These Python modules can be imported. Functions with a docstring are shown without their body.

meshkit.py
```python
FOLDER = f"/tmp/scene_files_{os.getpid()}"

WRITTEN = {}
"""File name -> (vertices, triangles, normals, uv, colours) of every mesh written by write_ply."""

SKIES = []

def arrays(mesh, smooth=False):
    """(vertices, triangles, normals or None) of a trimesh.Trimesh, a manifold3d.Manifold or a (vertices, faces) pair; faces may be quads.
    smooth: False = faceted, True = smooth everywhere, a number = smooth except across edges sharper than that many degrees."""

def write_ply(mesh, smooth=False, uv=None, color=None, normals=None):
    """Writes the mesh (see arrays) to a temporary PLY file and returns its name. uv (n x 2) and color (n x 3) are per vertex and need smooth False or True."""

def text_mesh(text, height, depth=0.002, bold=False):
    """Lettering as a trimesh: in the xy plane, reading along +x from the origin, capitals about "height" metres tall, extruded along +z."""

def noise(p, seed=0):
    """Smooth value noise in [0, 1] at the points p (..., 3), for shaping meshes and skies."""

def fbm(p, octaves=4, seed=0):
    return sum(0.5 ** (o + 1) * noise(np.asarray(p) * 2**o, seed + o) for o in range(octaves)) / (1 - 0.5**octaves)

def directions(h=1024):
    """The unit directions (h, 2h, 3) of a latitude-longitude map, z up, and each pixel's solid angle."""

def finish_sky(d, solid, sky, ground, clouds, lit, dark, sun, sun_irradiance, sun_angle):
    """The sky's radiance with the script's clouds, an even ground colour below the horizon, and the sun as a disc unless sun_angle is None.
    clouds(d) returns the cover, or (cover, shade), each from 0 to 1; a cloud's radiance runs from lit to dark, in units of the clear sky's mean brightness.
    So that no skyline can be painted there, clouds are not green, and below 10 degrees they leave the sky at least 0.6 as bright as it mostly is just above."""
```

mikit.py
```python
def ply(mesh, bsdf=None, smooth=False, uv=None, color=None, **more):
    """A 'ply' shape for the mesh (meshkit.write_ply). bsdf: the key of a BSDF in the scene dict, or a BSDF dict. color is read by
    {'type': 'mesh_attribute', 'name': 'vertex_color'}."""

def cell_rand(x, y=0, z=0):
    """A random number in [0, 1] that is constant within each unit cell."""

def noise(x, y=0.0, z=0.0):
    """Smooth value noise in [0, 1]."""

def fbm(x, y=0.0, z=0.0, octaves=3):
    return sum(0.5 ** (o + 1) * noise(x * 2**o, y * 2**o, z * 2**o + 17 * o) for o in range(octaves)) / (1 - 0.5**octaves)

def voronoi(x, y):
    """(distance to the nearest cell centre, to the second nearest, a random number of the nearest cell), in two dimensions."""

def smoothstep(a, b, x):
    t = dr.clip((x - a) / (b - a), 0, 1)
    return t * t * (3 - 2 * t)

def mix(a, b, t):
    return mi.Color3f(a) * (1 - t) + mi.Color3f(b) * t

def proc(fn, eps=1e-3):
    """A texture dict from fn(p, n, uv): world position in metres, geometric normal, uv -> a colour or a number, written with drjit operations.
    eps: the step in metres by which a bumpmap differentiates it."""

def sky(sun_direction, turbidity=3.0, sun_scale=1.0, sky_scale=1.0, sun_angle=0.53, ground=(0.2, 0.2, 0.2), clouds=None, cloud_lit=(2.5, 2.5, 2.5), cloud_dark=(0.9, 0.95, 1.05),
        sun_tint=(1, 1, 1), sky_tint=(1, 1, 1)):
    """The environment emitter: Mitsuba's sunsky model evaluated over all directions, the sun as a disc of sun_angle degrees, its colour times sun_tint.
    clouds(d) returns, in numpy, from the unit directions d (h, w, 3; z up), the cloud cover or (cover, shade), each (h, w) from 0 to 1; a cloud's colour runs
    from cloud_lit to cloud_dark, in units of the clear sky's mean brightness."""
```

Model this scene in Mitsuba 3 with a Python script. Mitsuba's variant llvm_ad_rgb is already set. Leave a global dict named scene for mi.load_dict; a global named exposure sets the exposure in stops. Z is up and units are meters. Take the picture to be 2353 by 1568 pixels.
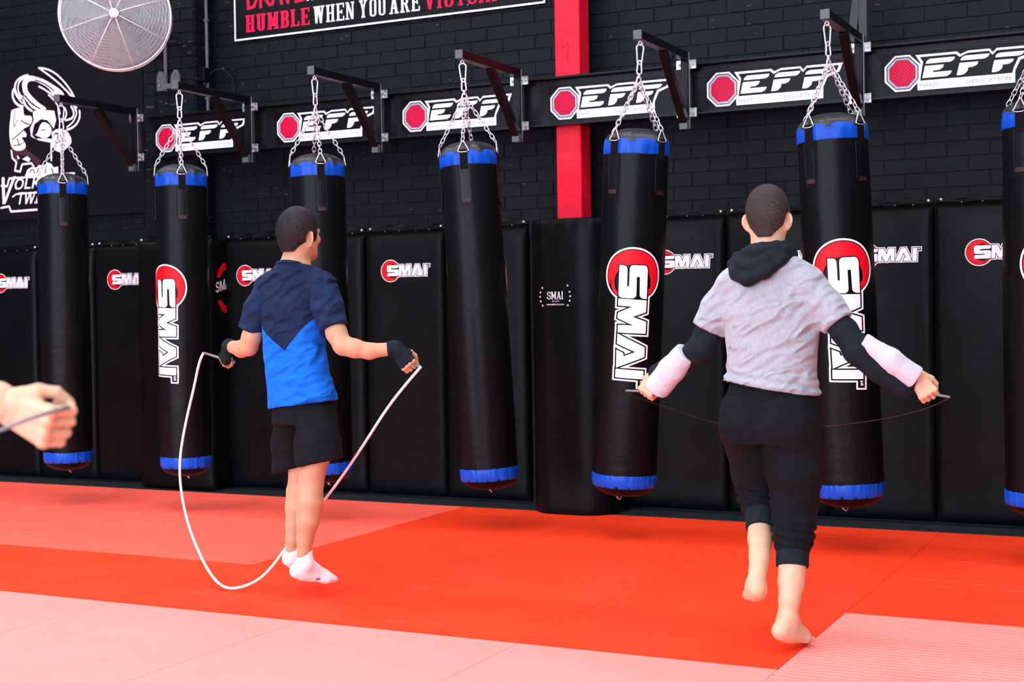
import math, random
import numpy as np, trimesh, mitsuba as mi, drjit as dr
import mikit, meshkit
from mikit import proc, noise, fbm, mix, smoothstep, cell_rand
from shapely.geometry import Polygon, LineString, Point, box as sbox
from shapely.ops import unary_union
from shapely import affinity

T = mi.ScalarTransform4f
scene, labels = {'type': 'scene'}, {}
rng = np.random.default_rng(7)

# ---------------------------------------------------------------- camera, sky, lamps, exposure
exposure = 0.5
EYE = np.array([0.0, 0.0, 1.32])
FWD = np.array([-0.44704258, 0.89429686, -0.01964831])
UP = np.array([0.00491039, 0.02441847, 0.99968976])
scene['camera'] = {'type': 'thinlens', 'fov': 39.944, 'fov_axis': 'x', 'aperture_radius': 0.0055, 'focus_distance': 6.6,
                   'near_clip': 0.05, 'far_clip': 200.0,
                   'to_world': T().look_at(origin=EYE.tolist(), target=(EYE + FWD).tolist(), up=UP.tolist())}
# overcast daylight that comes in through the open roller doors behind the camera
scene['sky'] = mikit.sky([0.2, 0.5, 0.84], turbidity=6.0, sun_scale=0.0, sky_scale=40.0, ground=(0.25, 0.25, 0.25),
                         clouds=lambda d: (np.ones(d.shape[:2]), np.zeros(d.shape[:2])), cloud_lit=(0.80, 1.0, 1.18), cloud_dark=(0.8, 0.95, 1.1))
LAMP = 19.5          # radiance of the ceiling light panels
LAMP_RGB = (0.86, 0.99, 1.08)

# ---------------------------------------------------------------- helpers
def rgb(*c): return {'type': 'rgb', 'value': list(map(float, c))}
def mat(name, color, rough=0.5, metal=0.0, spec=0.5, clear=0.0, sheen=0.0, bump=None, bscale=1.0):
    tex = proc(color) if callable(color) else rgb(*color)
    d = {'type': 'principled', 'base_color': tex, 'roughness': rough if isinstance(rough, dict) else float(rough), 'metallic': float(metal), 'specular': float(spec)}
    if clear: d['clearcoat'] = float(clear); d['clearcoat_gloss'] = 0.7
    if sheen: d['sheen'] = float(sheen); d['sheen_tint'] = 0.3
    if bump is not None: d = {'type': 'bumpmap', 'arbitrary': proc(bump, eps=1e-3), 'scale': float(bscale), 'bsdf': d}
    scene[name] = {'type': 'twosided', 'bsdf': d}
    return name

used = {}
def numbered(name):
    n = used.get(name, 0); used[name] = n + 1
    return name if n == 0 else f'{name}_{n:03d}'
def obj(name, mesh, m, parent=None, smooth=False, **kw):
    key = numbered(f'{parent}__{name}' if parent else name)
    scene[key] = mikit.ply(mesh, m, smooth=smooth, **kw)
    return key
def thing(name, label, cat, group=None, kind=None):
    key = numbered(name)
    return tag(key, label, cat, group, kind)
def tag(key, label=None, cat=None, group=None, kind=None):
    d = {}
    if label: d['label'] = label
    if cat: d['category'] = cat
    if group: d['group'] = group
    if kind: d['kind'] = kind
    labels[key] = d
    return key
def struct(name, mesh, m, smooth=False):
    key = obj(name, mesh, m, None, smooth)
    labels[key] = {'kind': 'structure'}
    return key

def cat(ms): return trimesh.util.concatenate([m if isinstance(m, trimesh.Trimesh) else trimesh.Trimesh(*m, process=False) for m in ms])
def cbox(lo, hi, c=0.0):
    """A box from corner lo to corner hi, its edges chamfered by c."""
    lo, hi = np.array(lo, float), np.array(hi, float)
    if c <= 0:
        return trimesh.creation.box(extents=hi - lo, transform=trimesh.transformations.translation_matrix((lo + hi) / 2))
    c = min(c, (hi - lo).min() * 0.45)
    pts = []
    for s in np.ndindex(2, 2, 2):
        base = np.where(np.array(s) == 1, hi, lo); sg = np.where(np.array(s) == 1, -1, 1)
        for k in range(3):
            v = base + sg * c; v[k] = base[k]; pts.append(v)
    return trimesh.convex.convex_hull(np.array(pts))
def frame_of(axis):
    a = np.array(axis, float); a /= np.linalg.norm(a)
    x = np.cross(a, [0, 0, 1] if abs(a[2]) < 0.95 else [1, 0, 0]); x /= np.linalg.norm(x)
    return x, np.cross(a, x), a
def tube(pts, r, sides=8, closed=False, caps=True, flat=1.0):
    """A round tube along a polyline, of radius r (one number or one per point)."""
    p = np.asarray(pts, float); n = len(p); r = np.broadcast_to(r, (n,))
    t = (np.roll(p, -1, 0) - np.roll(p, 1, 0)) if closed else np.gradient(p, axis=0)
    t /= np.linalg.norm(t, axis=1, keepdims=True) + 1e-12
    x = frame_of(t[0])[0]; fr = []
    for i in range(n):
        x = x - t[i] * (x @ t[i]); x /= np.linalg.norm(x) + 1e-12
        fr.append((x, np.cross(t[i], x)))
    ang = np.arange(sides) * 2 * np.pi / sides
    v = np.array([p[i] + r[i] * (np.cos(ang)[:, None] * fr[i][0] + flat * np.sin(ang)[:, None] * fr[i][1]) for i in range(n)]).reshape(-1, 3)
    f = []
    for i in range(n if closed else n - 1):
        a, b = i * sides, ((i + 1) % n) * sides
        for j in range(sides):
            k = (j + 1) % sides
            f += [[a + j, a + k, b + k], [a + j, b + k, b + j]]
    if caps and not closed:
        for i0, flip in ((0, True), ((n - 1) * sides, False)):
            c = len(v); v = np.vstack([v, p[0] if flip else p[-1]])
            for j in range(sides):
                k = (j + 1) % sides
                f.append([c, i0 + k, i0 + j] if flip else [c, i0 + j, i0 + k])
    return trimesh.Trimesh(v, np.array(f), process=False)
def lathe(prof, center=(0, 0, 0), sides=48, wob=None):
    """A surface of revolution about z from a list of (radius, z); wob(angle, z) adds to the radius."""
    prof = np.array(prof, float); n = len(prof); ang = np.arange(sides) * 2 * np.pi / sides
    A, Z = np.meshgrid(ang, prof[:, 1]); Rr = np.repeat(prof[:, :1], sides, 1)
    if wob is not None: Rr = np.where(Rr > 1e-4, Rr + wob(A, Z), Rr)
    v = np.stack([Rr * np.cos(A), Rr * np.sin(A), Z], -1).reshape(-1, 3) + np.array(center)
    i, j = np.meshgrid(np.arange(n - 1), np.arange(sides), indexing='ij'); k = (j + 1) % sides
    q = np.stack([i * sides + j, i * sides + k, (i + 1) * sides + k, (i + 1) * sides + j], -1).reshape(-1, 4)
    return trimesh.Trimesh(v, np.vstack([q[:, [0, 1, 2]], q[:, [0, 2, 3]]]), process=False)
def bar(a, b, w, h=None, c=0.002, roll=None):
    """A square tube of width w and height h from a to b (roll: the direction of its height)."""
    a, b = np.array(a, float), np.array(b, float); h = h or w; L = np.linalg.norm(b - a); t = (b - a) / L
    up = np.array(roll if roll is not None else [0, 0, 1], float)
    y = up - t * (up @ t)
    if np.linalg.norm(y) < 1e-6: y = np.array([0, -1.0, 0]) - t * (-t[1])
    y /= np.linalg.norm(y); x = np.cross(t, y)
    m = cbox((-w / 2, -h / 2, 0), (w / 2, h / 2, L), c)
    M = np.eye(4); M[:3, 0], M[:3, 1], M[:3, 2], M[:3, 3] = x, y, t, a
    m.apply_transform(M); return m
def cyl(a, b, r, sides=16): return tube([a, b], r, sides)
def sph(c, r, n=2):
    m = trimesh.creation.icosphere(subdivisions=n, radius=r); m.apply_translation(c); return m
def polys(s): return [g for g in getattr(s, 'geoms', [s]) if g.geom_type == 'Polygon' and g.area > 1e-9]
def flat(shape, depth=0.0, maxe=None):
    """Triangles (or a slab of the given depth) of a shapely shape, in the xy plane."""
    out = []
    for g in polys(shape):
        if depth: out.append(trimesh.creation.extrude_polygon(g, depth, engine='earcut'))
        else:
            v, f = trimesh.creation.triangulate_polygon(g, engine='earcut')
            v = np.c_[v, np.zeros(len(v))]
            if maxe: v, f = trimesh.remesh.subdivide_to_size(v, f, maxe, max_iter=12)
            out.append(trimesh.Trimesh(v, f, process=False))
    m = cat(out)
    return m
def on_wall(m, x, y, z, s=1.0):
    """xy of the drawing -> x, z of a wall that faces -y; drawing depth -> towards the viewer."""
    v = np.array(m.vertices) * s
    return trimesh.Trimesh(np.c_[x + v[:, 0], y - v[:, 2], z + v[:, 1]], m.faces, process=False)
def text_shape(text, h, bold=False):
    m = meshkit.text_mesh(text, h, depth=0.001, bold=bold)
    v = np.array(m.vertices); top = v[:, 2] > 0.0005
    f = m.faces[top[m.faces].all(1)]
    return trimesh.Trimesh(v * [1, 1, 0], f, process=False)
def moved(m, M):
    m = m.copy(); m.apply_transform(M); return m

# ---- signed-distance modelling for the people
class Field:
    def __init__(self, lo, hi, h):
        self.lo = np.array(lo, float); self.h = h
        self.n = np.ceil((np.array(hi) - self.lo) / h).astype(int) + 1
        self.D = np.full(self.n, 0.2, np.float32)
    def add(self, fn, lo, hi, k=0.02, sub=False, inter=False):
        m = k + 0.012
        a = np.clip(np.floor((np.array(lo) - m - self.lo) / self.h).astype(int), 0, self.n)
        b = np.clip(np.ceil((np.array(hi) + m - self.lo) / self.h).astype(int) + 1, 0, self.n)
        if (b <= a).any(): return self
        x, y, z = [(self.lo[i] + self.h * np.arange(a[i], b[i])).astype(np.float32) for i in range(3)]
        d = fn(x[:, None, None], y[None, :, None], z[None, None, :])
        s = tuple(slice(a[i], b[i]) for i in range(3)); D = self.D[s]
        if sub:
            e = -d; h = np.clip(0.5 - 0.5 * (D - e) / -k, 0, 1) if False else np.clip(0.5 + 0.5 * (D - e) / k, 0, 1)
            self.D[s] = e * (1 - h) + D * h + k * h * (1 - h)
        else:
            h = np.clip(0.5 + 0.5 * (D - d) / k, 0, 1)
            self.D[s] = D * (1 - h) + d * h - k * h * (1 - h)
        return self
    def cone(self, a, b, ra, rb, k=0.02, sub=False):
        a, b = np.array(a, float), np.array(b, float); ab = b - a; L2 = max(ab @ ab, 1e-12)
        def fn(x, y, z):
            t = np.clip(((x - a[0]) * ab[0] + (y - a[1]) * ab[1] + (z - a[2]) * ab[2]) / L2, 0, 1)
            return np.sqrt((x - a[0] - t * ab[0]) ** 2 + (y - a[1] - t * ab[1]) ** 2 + (z - a[2] - t * ab[2]) ** 2) - (ra + t * (rb - ra))
        R = max(ra, rb); return self.add(fn, np.minimum(a, b) - R, np.maximum(a, b) + R, k, sub)
    def chain(self, rows, k=0.02, grow=0.0):
        for p, q in zip(rows[:-1], rows[1:]): self.cone(p[:3], q[:3], p[3] + grow, q[3] + grow, k)
        return self
    def ell(self, c, r, axes=None, k=0.02, sub=False):
        c, r = np.array(c, float), np.array(r, float); A = np.eye(3) if axes is None else np.array(axes, float)
        def fn(x, y, z):
            q = [((x - c[0]) * A[i, 0] + (y - c[1]) * A[i, 1] + (z - c[2]) * A[i, 2]) for i in range(3)]
            k0 = np.sqrt(sum((q[i] / r[i]) ** 2 for i in range(3))); k1 = np.sqrt(sum((q[i] / r[i] ** 2) ** 2 for i in range(3)))
            return k0 * (k0 - 1) / np.maximum(k1, 1e-6)
        R = r.max(); return self.add(fn, c - R, c + R, k, sub)
    def stack(self, rows, k=0.02, yaw=0.0, grow=0.0, p=2.2, round_end=0.01):
        """Loft of superellipses: rows of (z, cx, cy, half width, half depth), sorted or not."""
        r = np.array(sorted(rows), float); c, s = math.cos(yaw), math.sin(yaw)
        def fn(x, y, z):
            g = [np.interp(z, r[:, 0], r[:, i]).astype(np.float32) for i in range(1, 5)]
            dx, dy = x - g[0], y - g[1]
            u, v = np.abs(dx * c + dy * s) / (g[2] + grow), np.abs(-dx * s + dy * c) / (g[3] + grow)
            d = ((u ** p + v ** p) ** (1 / p) - 1) * np.minimum(g[2], g[3])
            e = np.maximum(r[0, 0] - z, z - r[-1, 0])
            return np.maximum(d, e)
        R = max(r[:, 3].max(), r[:, 4].max()) + grow
        return self.add(fn, (r[:, 1].min() - R, r[:, 2].min() - R, r[0, 0]), (r[:, 1].max() + R, r[:, 2].max() + R, r[-1, 0]), k)
    def below(self, n, d, k=0.004):
        """Keeps only what has n . p < d."""
        n = np.array(n, float); n /= np.linalg.norm(n)
        x, y, z = [(self.lo[i] + self.h * np.arange(self.n[i])).astype(np.float32) for i in range(3)]
        e = x[:, None, None] * n[0] + y[None, :, None] * n[1] + z[None, None, :] * n[2] - d
        self.D = np.maximum(self.D, e.astype(np.float32)); return self
    def limb(self, pts, k, grow=0.0, kk=0.03):
        """A chain of cones cut square at its far end, blended into what is there."""
        g = Field(self.lo, self.lo + self.h * (self.n - 1), self.h); g.n = self.n; g.D = np.full(self.n, 0.2, np.float32); g.chain(pts, kk, grow)
        a, b = np.array(pts[-2][:3]), np.array(pts[-1][:3]); ax = (b - a) / np.linalg.norm(b - a); g.below(ax, b @ ax)
        h = np.clip(0.5 + 0.5 * (self.D - g.D) / k, 0, 1); self.D = self.D * (1 - h) + g.D * h - k * h * (1 - h); return self
    def mesh(self, smooth=1):
        D, h = self.D.copy(), self.h
        D[[0, -1]] = np.maximum(D[[0, -1]], 1e-3); D[:, [0, -1]] = np.maximum(D[:, [0, -1]], 1e-3); D[:, :, [0, -1]] = np.maximum(D[:, :, [0, -1]], 1e-3)
        S = D < 0
        c = [S[i:S.shape[0] - 1 + i, j:S.shape[1] - 1 + j, k:S.shape[2] - 1 + k] for i in (0, 1) for j in (0, 1) for k in (0, 1)]
        anyv, allv = c[0].copy(), c[0].copy()
        for q in c[1:]: anyv |= q; allv &= q
        ijk = np.argwhere(anyv & ~allv); idx = np.full(anyv.shape, -1, np.int64); idx[tuple(ijk.T)] = np.arange(len(ijk))
        P, cnt = np.zeros((len(ijk), 3)), np.zeros(len(ijk))
        offs = [np.array(o) for o in np.ndindex(2, 2, 2)]
        val = {tuple(o): D[tuple((ijk + o).T)] for o in offs}
        for o in offs:
            for ax in range(3):
                if o[ax]: continue
                e = o.copy(); e[ax] = 1; a, b = val[tuple(o)], val[tuple(e)]; m = (a < 0) != (b < 0)
                t = np.where(m, a / np.where(m, a - b, 1), 0); q = np.repeat(o[None].astype(float), len(ijk), 0); q[:, ax] = t
                P[m] += q[m]; cnt[m] += 1
        V = self.lo + h * (ijk + P / np.maximum(cnt, 1)[:, None]); F = []
        for ax in range(3):
            b, d = (ax + 1) % 3, (ax + 2) % 3
            s0 = [slice(None)] * 3; s1 = [slice(None)] * 3; s0[ax] = slice(0, -1); s1[ax] = slice(1, None)
            e = np.argwhere(S[tuple(s0)] != S[tuple(s1)]); e = e[(e[:, b] > 0) & (e[:, d] > 0)]
            if not len(e): continue
            ins = S[tuple(e.T)]; q = []
            for db, dd in ((-1, -1), (0, -1), (0, 0), (-1, 0)):
                w = e.copy(); w[:, b] += db; w[:, d] += dd; q.append(idx[tuple(w.T)])
            q = np.stack(q, 1); q = np.where(ins[:, None], q, q[:, ::-1]); F.append(q)
        q = np.vstack(F); q = q[(q >= 0).all(1)]
        m = trimesh.Trimesh(V, np.vstack([q[:, [0, 1, 2]], q[:, [0, 2, 3]]]), process=False)
        return relax(m, smooth, h)
def relax(m, n, h):
    from scipy.sparse import coo_matrix, diags
    v = np.array(m.vertices); e = np.asarray(m.edges_unique); N = len(v); o = v.copy()
    A = coo_matrix((np.ones(2 * len(e)), (np.r_[e[:, 0], e[:, 1]], np.r_[e[:, 1], e[:, 0]])), (N, N)).tocsr(); deg = np.asarray(A.sum(1)).ravel()
    A = diags(1 / np.maximum(deg, 1)) @ A
    for _ in range(2 * n):
        for w in (0.5, -0.51):
            d = A @ v - v; d[deg < 3] = 0; v = v + w * d
    return trimesh.Trimesh(o + np.clip(v - o, -0.7 * h, 0.7 * h), m.faces, process=False)
def vnormals(m):
    v, f = np.array(m.vertices), np.array(m.faces); n = np.zeros_like(v); g = np.cross(v[f[:, 1]] - v[f[:, 0]], v[f[:, 2]] - v[f[:, 0]])
    for k in range(3): np.add.at(n, f[:, k], g)
    return n / np.maximum(np.linalg.norm(n, axis=1, keepdims=True), 1e-12)
def push(m, amount):
    return trimesh.Trimesh(np.array(m.vertices) + vnormals(m) * np.asarray(amount)[:, None], m.faces, process=False)

# ---------------------------------------------------------------- materials
def brick_col(p, n, uv):
    t = fbm(p.x * 9, p.y * 9, p.z * 14, octaves=3); c = mix((0.0026, 0.0052, 0.0074), (0.0050, 0.0092, 0.0125), t)
    s = smoothstep(0.80, 0.90, noise(p.x * 21, p.y * 7, p.z * 60)) * smoothstep(0.55, 0.75, noise(p.x * 3.1, 4.0, p.z * 5.3))
    return mix(c, (0.16, 0.15, 0.15), s * 0.35)
mat('brick_paint', brick_col, 0.5, spec=0.11, bump=lambda p, n, uv: fbm(p.x * 90, p.y * 90, p.z * 90, octaves=2), bscale=0.0012)
mat('mortar_paint', (0.0020, 0.0040, 0.0056), 0.6, spec=0.2)
mat('plain_dark', (0.03, 0.034, 0.038), 0.7)
mat('ceiling_paint', (0.55, 0.56, 0.57), 0.8)
mat('rubber_black', lambda p, n, uv: mix((0.008, 0.011, 0.012), (0.018, 0.022, 0.024), fbm(p.x * 40, p.y * 40, octaves=2)), 0.6, spec=0.25)
def mat_red(base, pale):
    def f(p, n, uv):
        t = fbm(p.x * 3.0, p.y * 3.0, 1.0, octaves=3); w = smoothstep(0.62, 0.85, noise(p.x * 2.2, p.y * 7.0, 3.0)) * 0.10
        sc = smoothstep(0.90, 0.96, noise(p.x * 6, p.y * 55, 9.0)) * smoothstep(0.6, 0.9, noise(p.x * 2, p.y * 2, 5.0)) * 0.16
        return mix(mix(base, pale, t * 0.35 + w), (0.9, 0.55, 0.45), sc)
    return f
def tatami(p, n, uv): return dr.abs(dr.sin(p.y * 240.0 + 0.9 * dr.sin(p.x * 170.0)))
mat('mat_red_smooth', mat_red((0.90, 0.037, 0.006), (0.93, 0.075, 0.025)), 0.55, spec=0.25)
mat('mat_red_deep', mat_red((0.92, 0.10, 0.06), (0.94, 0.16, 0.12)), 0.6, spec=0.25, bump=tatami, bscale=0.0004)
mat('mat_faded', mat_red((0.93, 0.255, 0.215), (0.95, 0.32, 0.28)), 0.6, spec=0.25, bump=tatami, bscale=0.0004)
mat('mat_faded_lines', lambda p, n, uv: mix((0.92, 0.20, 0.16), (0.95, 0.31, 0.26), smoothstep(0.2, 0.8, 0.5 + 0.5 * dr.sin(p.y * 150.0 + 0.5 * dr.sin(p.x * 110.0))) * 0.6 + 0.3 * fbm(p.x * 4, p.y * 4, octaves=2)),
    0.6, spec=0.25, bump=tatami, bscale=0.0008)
mat('subfloor', (0.30, 0.04, 0.02), 0.8)
def vinyl_col(p, n, uv): return mix((0.0020, 0.0026, 0.0032), (0.0040, 0.0050, 0.0060), fbm(p.x * 4, p.y * 4, p.z * 4, octaves=3))
def vinyl_bump(p, n, uv): return fbm(p.x * 9, p.y * 9, p.z * 34, octaves=2)
mat('bag_vinyl', vinyl_col, 0.36, spec=0.125, bump=vinyl_bump, bscale=0.0012)
mat('pad_vinyl', vinyl_col, 0.40, spec=0.10, bump=lambda p, n, uv: fbm(p.x * 6, p.y * 6, p.z * 5, octaves=3), bscale=0.004)
mat('band_blue', lambda p, n, uv: mix((0.002, 0.050, 0.42), (0.003, 0.085, 0.56), fbm(p.x * 30, p.y * 30, p.z * 6, octaves=2)), 0.33, spec=0.25)
mat('webbing', (0.005, 0.005, 0.0055), 0.85, spec=0.1)
mat('slot_dark', (0.02, 0.004, 0.004), 0.6)
mat('chrome', (0.90, 0.95, 0.97), 0.38, metal=0.8)
mat('cap_vinyl', (0.012, 0.015, 0.017), 0.42, spec=0.5, bump=vinyl_bump, bscale=0.003)
mat('tab_vinyl', vinyl_col, 0.36, spec=0.2)
mat('upright_grey', (0.028, 0.036, 0.042), 0.5, spec=0.3)
mat('zinc', lambda p, n, uv: mix((0.30, 0.31, 0.31), (0.70, 0.71, 0.71), fbm(p.x * 90, p.y * 90, p.z * 90, octaves=2)), 0.35, metal=1.0)
mat('steel_black', lambda p, n, uv: mix((0.003, 0.004, 0.005), (0.007, 0.008, 0.009), fbm(p.x * 25, p.y * 25, p.z * 25, octaves=2)), 0.28, spec=0.15,
    bump=lambda p, n, uv: fbm(p.x * 160, p.y * 160, p.z * 160, octaves=2), bscale=0.0012)
mat('cap_grey', (0.075, 0.095, 0.105), 0.45)
mat('bracket_grey', (0.10, 0.115, 0.125), 0.5)
mat('post_red', lambda p, n, uv: mix((0.74, 0.003, 0.022), (0.80, 0.008, 0.04), fbm(p.x * 9, p.y * 9, p.z * 6, octaves=3)), 0.5, spec=0.25, bump=lambda p, n, uv: fbm(p.x * 30, p.y * 30, p.z * 30, octaves=3), bscale=0.003)
mat('print_white', (0.88, 0.92, 0.94), 0.5)
mat('print_red', (0.72, 0.004, 0.014), 0.5, spec=0.2)
mat('print_pinkred', (0.78, 0.002, 0.060), 0.5, spec=0.2)
mat('print_maroon', (0.05, 0.012, 0.018), 0.5)
mat('print_navy', (0.01, 0.016, 0.06), 0.5)
mat('print_grey', (0.42, 0.42, 0.52), 0.5)
mat('print_darktext', (0.22, 0.22, 0.28), 0.6)
mat('print_redtext', (0.72, 0.42, 0.46), 0.6)
mat('sign_black', lambda p, n, uv: mix((0.004, 0.0045, 0.007), (0.010, 0.009, 0.013), fbm(p.x * 2, p.y * 2, p.z * 2, octaves=3)), 0.25, spec=0.25)
mat('sign_banner', (0.0025, 0.0036, 0.0046), 0.30, spec=0.11)
mat('edge_white', (0.82, 0.88, 0.91), 0.4)

# ---------------------------------------------------------------- the setting
XL, XR, YB, YF, ZC = -11.6, 3.4, 8.80, -5.0, 5.3
struct('floor', cbox((XL, YF, -0.12), (XR, YB, -0.04)), 'subfloor')
MX0, MY0, MP = -1.443, 5.02, 1.056
mat_dicts = {}
def tile_mesh(dx, dy):
    c, g = 0.0022, 0.0005
    v = [(g, g, -0.04), (dx - g, g, -0.04), (dx - g, dy - g, -0.04), (g, dy - g, -0.04)]
    v += [(g, g, -c), (dx - g, g, -c), (dx - g, dy - g, -c), (g, dy - g, -c)]
    v += [(c, c, 0), (dx - c, c, 0), (dx - c, dy - c, 0), (c, dy - c, 0)]
    f = [[8, 9, 10], [8, 10, 11]]
    for a in (0, 4):
        for i in range(4):
            j = (i + 1) % 4; f += [[a + i, a + j, a + 4 + j], [a + i, a + 4 + j, a + 4 + i]]
    return trimesh.Trimesh(v, f, process=False)
YRED = 8.46
for i in range(-10, 5):
    for j in range(-11, 4):
        x0, y0 = MX0 + i * MP, MY0 + j * MP
        x1, y1 = min(x0 + MP, XR), min(y0 + MP, YRED)
        x0 = max(x0, XL); y0 = max(y0, YF)
        if x1 - x0 < 0.05 or y1 - y0 < 0.05: continue
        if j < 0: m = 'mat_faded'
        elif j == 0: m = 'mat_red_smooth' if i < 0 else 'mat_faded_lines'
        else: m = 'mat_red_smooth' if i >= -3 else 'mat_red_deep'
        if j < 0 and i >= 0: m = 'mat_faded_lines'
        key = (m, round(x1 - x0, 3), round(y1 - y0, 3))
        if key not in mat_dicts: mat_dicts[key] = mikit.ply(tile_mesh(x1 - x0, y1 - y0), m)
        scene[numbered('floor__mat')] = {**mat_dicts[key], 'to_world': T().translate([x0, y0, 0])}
struct('trim_1', cbox((XL, YRED + 0.004, -0.04), (XR, YB, 0.0), 0.002), 'rubber_black')

# back wall: painted brick, every brick a piece with recessed joints
struct('wall_back', cbox((XL, YB, -0.12), (XR, YB + 0.25, ZC)), 'mortar_paint')
BP, BH, Z0 = 0.249, 0.0917, 2.226
def brick_mesh(L, H, D=0.008):
    c = 0.002
    v = [(0, 0, 0), (L, 0, 0), (L, 0, H), (0, 0, H), (0, -D + c, 0), (L, -D + c, 0), (L, -D + c, H), (0, -D + c, H),
         (c, -D, c), (L - c, -D, c), (L - c, -D, H - c), (c, -D, H - c)]
    f = [[8, 9, 10], [8, 10, 11]]
    for a in (0, 4):
        for i in range(4):
            j = (i + 1) % 4; f += [[a + i, a + j, a + 4 + j], [a + i, a + 4 + j, a + 4 + i]]
    return trimesh.Trimesh(v, f, process=False)
brick_ply = mikit.ply(brick_mesh(BP - 0.006, BH - 0.006), 'brick_paint')
cells = []
for r in range(-4, 24):
    for k in range(-46, 20):
        x = -1.814 + k * BP + (0.124 if r % 2 == 0 else 0); z = Z0 + r * BH
        if x < XL + 0.02 or x > XR - BP: continue
        cx = x + BP / 2; d = math.hypot(cx, YB)
        vis = -9.4 < cx < -0.95 and z > 1.9 and not (-6.75 < cx < -4.05 and z > 3.42) and not (cx < -7.6 and 2.14 < z < 3.38) and not (cx > -7.4 and 2.56 < z < 2.88) and z < 4.0 and not (-7.6 < cx < -6.9)
        cells.append((not vis, d, x, z))
cells.sort(); field = []
for n, (hid, d, x, z) in enumerate(cells):
    dy = rng.uniform(-0.0015, 0.0025); tz = rng.uniform(-0.35, 0.35)
    if n < 300 and not hid:
        scene[numbered('wall_back__brick')] = {**brick_ply, 'to_world': T().translate([x, YB + dy, z]).rotate([0, 0, 1], tz * 0.6)}
    else:
        b = brick_mesh(BP - 0.006, BH - 0.006); b.apply_translation([x, YB + dy, z]); field.append(b)
k = obj('brickwork', cat(field), 'brick_paint', 'wall_back'); labels[k] = {'kind': 'stuff', 'label': 'black painted brickwork'}
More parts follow.
